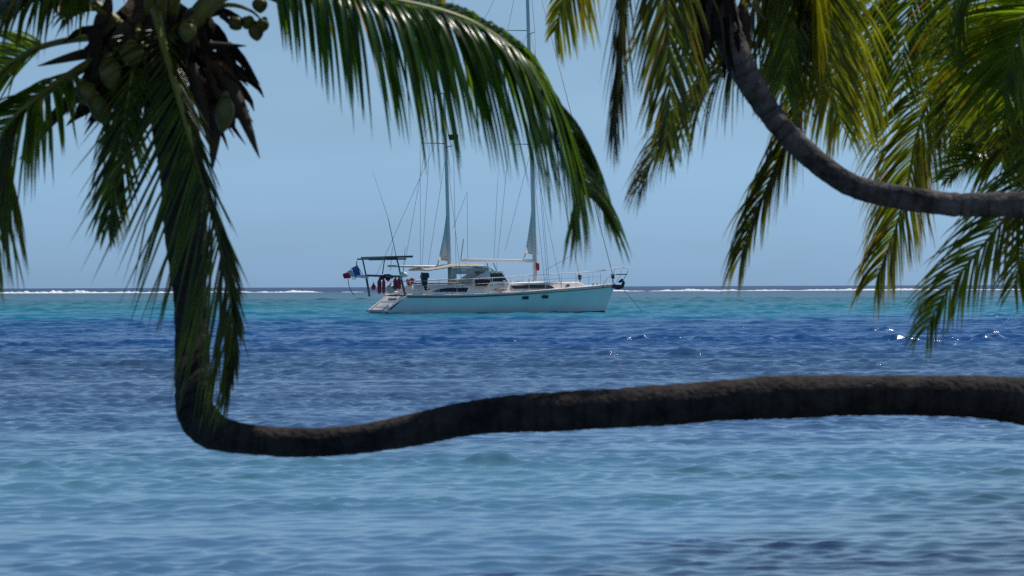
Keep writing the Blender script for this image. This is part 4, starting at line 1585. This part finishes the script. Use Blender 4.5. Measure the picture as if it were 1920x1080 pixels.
m = MB()
p0 = q(893, 527, -1.45); p1 = q(917, 527, -1.45)
prism(m, [bpxz(x, y, -1.45) for x, y in ((895, 536), (912, 536), (919, 529), (918, 524), (904, 523.5), (893, 525), (891, 530))], -1.48, -1.1)
carried("gear_bag", [("", m, plain("dark_maroon_cover", (.05, .018, .024), .85, var=.5, scale=5))], "almost black bag of ropes hanging below the windscreen amidships", "bag")
# outboard on the side rail
m = MB(); y = -1.72
p = q(796.5, 516, y)
m.hexa([(p.x - .26, y - .17, p.z - .16), (p.x + .24, y - .17, p.z - .16), (p.x + .24, y + .17, p.z - .16), (p.x - .26, y + .17, p.z - .16),
        (p.x - .20, y - .14, p.z + .17), (p.x + .22, y - .14, p.z + .14), (p.x + .22, y + .14, p.z + .14), (p.x - .20, y + .14, p.z + .17)])
leg = MB()
leg.hexa([(p.x - .16, y - .08, p.z - .62), (p.x + .12, y - .08, p.z - .62), (p.x + .12, y + .08, p.z - .62), (p.x - .16, y + .08, p.z - .62),
          (p.x - .24, y - .12, p.z - .16), (p.x + .16, y - .12, p.z - .16), (p.x + .16, y + .12, p.z - .16), (p.x - .24, y + .12, p.z - .16)])
leg.hexa([(p.x + .02, y - .04, p.z - .95), (p.x + .16, y - .04, p.z - .95), (p.x + .16, y + .04, p.z - .95), (p.x + .02, y + .04, p.z - .95),
          (p.x - .10, y - .05, p.z - .62), (p.x + .12, y - .05, p.z - .62), (p.x + .12, y + .05, p.z - .62), (p.x - .10, y + .05, p.z - .62)])
pro = MB()
pro.lathe([(-.12, .02), (-.1, .06), (.14, .06), (.2, .02)], (p.x + .16, y, p.z - .86), (1, 0, 0), 8)
for k in range(3):
    a = k * 2.094
    c = Vector((p.x + .28, y, p.z - .86))
    d = Vector((0, math.cos(a), math.sin(a)))
    pro.hexa([c + d * .03 + Vector((-.02, 0, 0)), c + d * .03 + Vector((.02, 0, 0)), c + d * .03 + Vector((.03, .02, .02)), c + d * .03 + Vector((-.01, .02, .02)),
              c + d * .15 + Vector((-.03, -.02, 0)), c + d * .15 + Vector((.03, -.02, 0)), c + d * .15 + Vector((.04, .03, .03)), c + d * .15 + Vector((-.02, .03, .03))])
carried("outboard_motor", [("cowl", m, M_BLACK), ("motor_leg", leg, M_BLACK), ("propeller", pro, M_WIRE)], "black outboard motor clamped on the yacht's side rail aft", "outboard motor")
# ensign
def flag_panel(c, n=6):
    A, Bc, C, D = [Vector(v) for v in c]
    vs, fs = [], []
    for i in range(n + 1):
        for j in range(n + 1):
            u, v = i / n, j / n
            p = A.lerp(Bc, u).lerp(D.lerp(C, u), v)
            p.y += .10 * math.sin(u * 5 + v * 2 + p.x * 3)
            vs.append(p)
    for i in range(n):
        for j in range(n):
            a = i * (n + 1) + j
            fs.append((a, a + 1, a + n + 2, a + n + 1))
    m_ = MB()
    m_.add(vs, fs)
    m_.add([Vector(v) + Vector((0, .012, 0)) for v in vs], [f[::-1] for f in fs])
    return m_
yf = 1.55
stf = MB()
stf.tube([q(681, 517, yf), q(668, 495, yf)], .022, 6)
fb = flag_panel([q(668.5, 497, yf), q(659, 503.5, yf), q(664.5, 518, yf), q(678, 516, yf)])
fw = flag_panel([q(659, 503.5, yf), q(652, 509, yf), q(657, 519, yf), q(664.5, 518, yf)])
fr = flag_panel([q(653, 509, yf), q(643, 513.5, yf), q(646, 522.5, yf), q(657.5, 521.5, yf)])
carried("ensign_flag", [("flag_staff", stf, M_ARCH), ("blue_band", fb, M_CLOTHB), ("white_band", fw, M_CLOTHW), ("red_band", fr, M_CLOTHR)], "blue white and red flag flying from the yacht's stern", "flag")
m = MB()
m.tube([Vector(v) for v in spline([tuple(q(*a, 1.6)) for a in ((652.5, 523), (654, 534), (658, 545), (664, 553.5))], 12)], .022, 6)
carried("trailing_cord", [("", m, M_ROPE)], "thin dark line curving down below the flag at the stern", "rope")
# courtesy flag on the mizzen
m = flag_panel([q(841, 252, -.3), q(860, 253, -.3), q(857, 262, -.3), q(842, 263, -.3)])
carried("small_flag", [("", m, M_BLACK)], "small dark flag flying high beside the mizzen mast", "flag")
# anchor chain
m = MB()
m.tube([Vector(v) for v in spline([tuple(q(*a, -.05)) for a in ((1165, 538), (1176, 551), (1188, 565), (1200, 579), (1208, 588))], 16)], .018, 6)
carried("anchor_chain", [("", m, M_WIRE)], "thin anchor chain running from the bow down into the water", "chain")
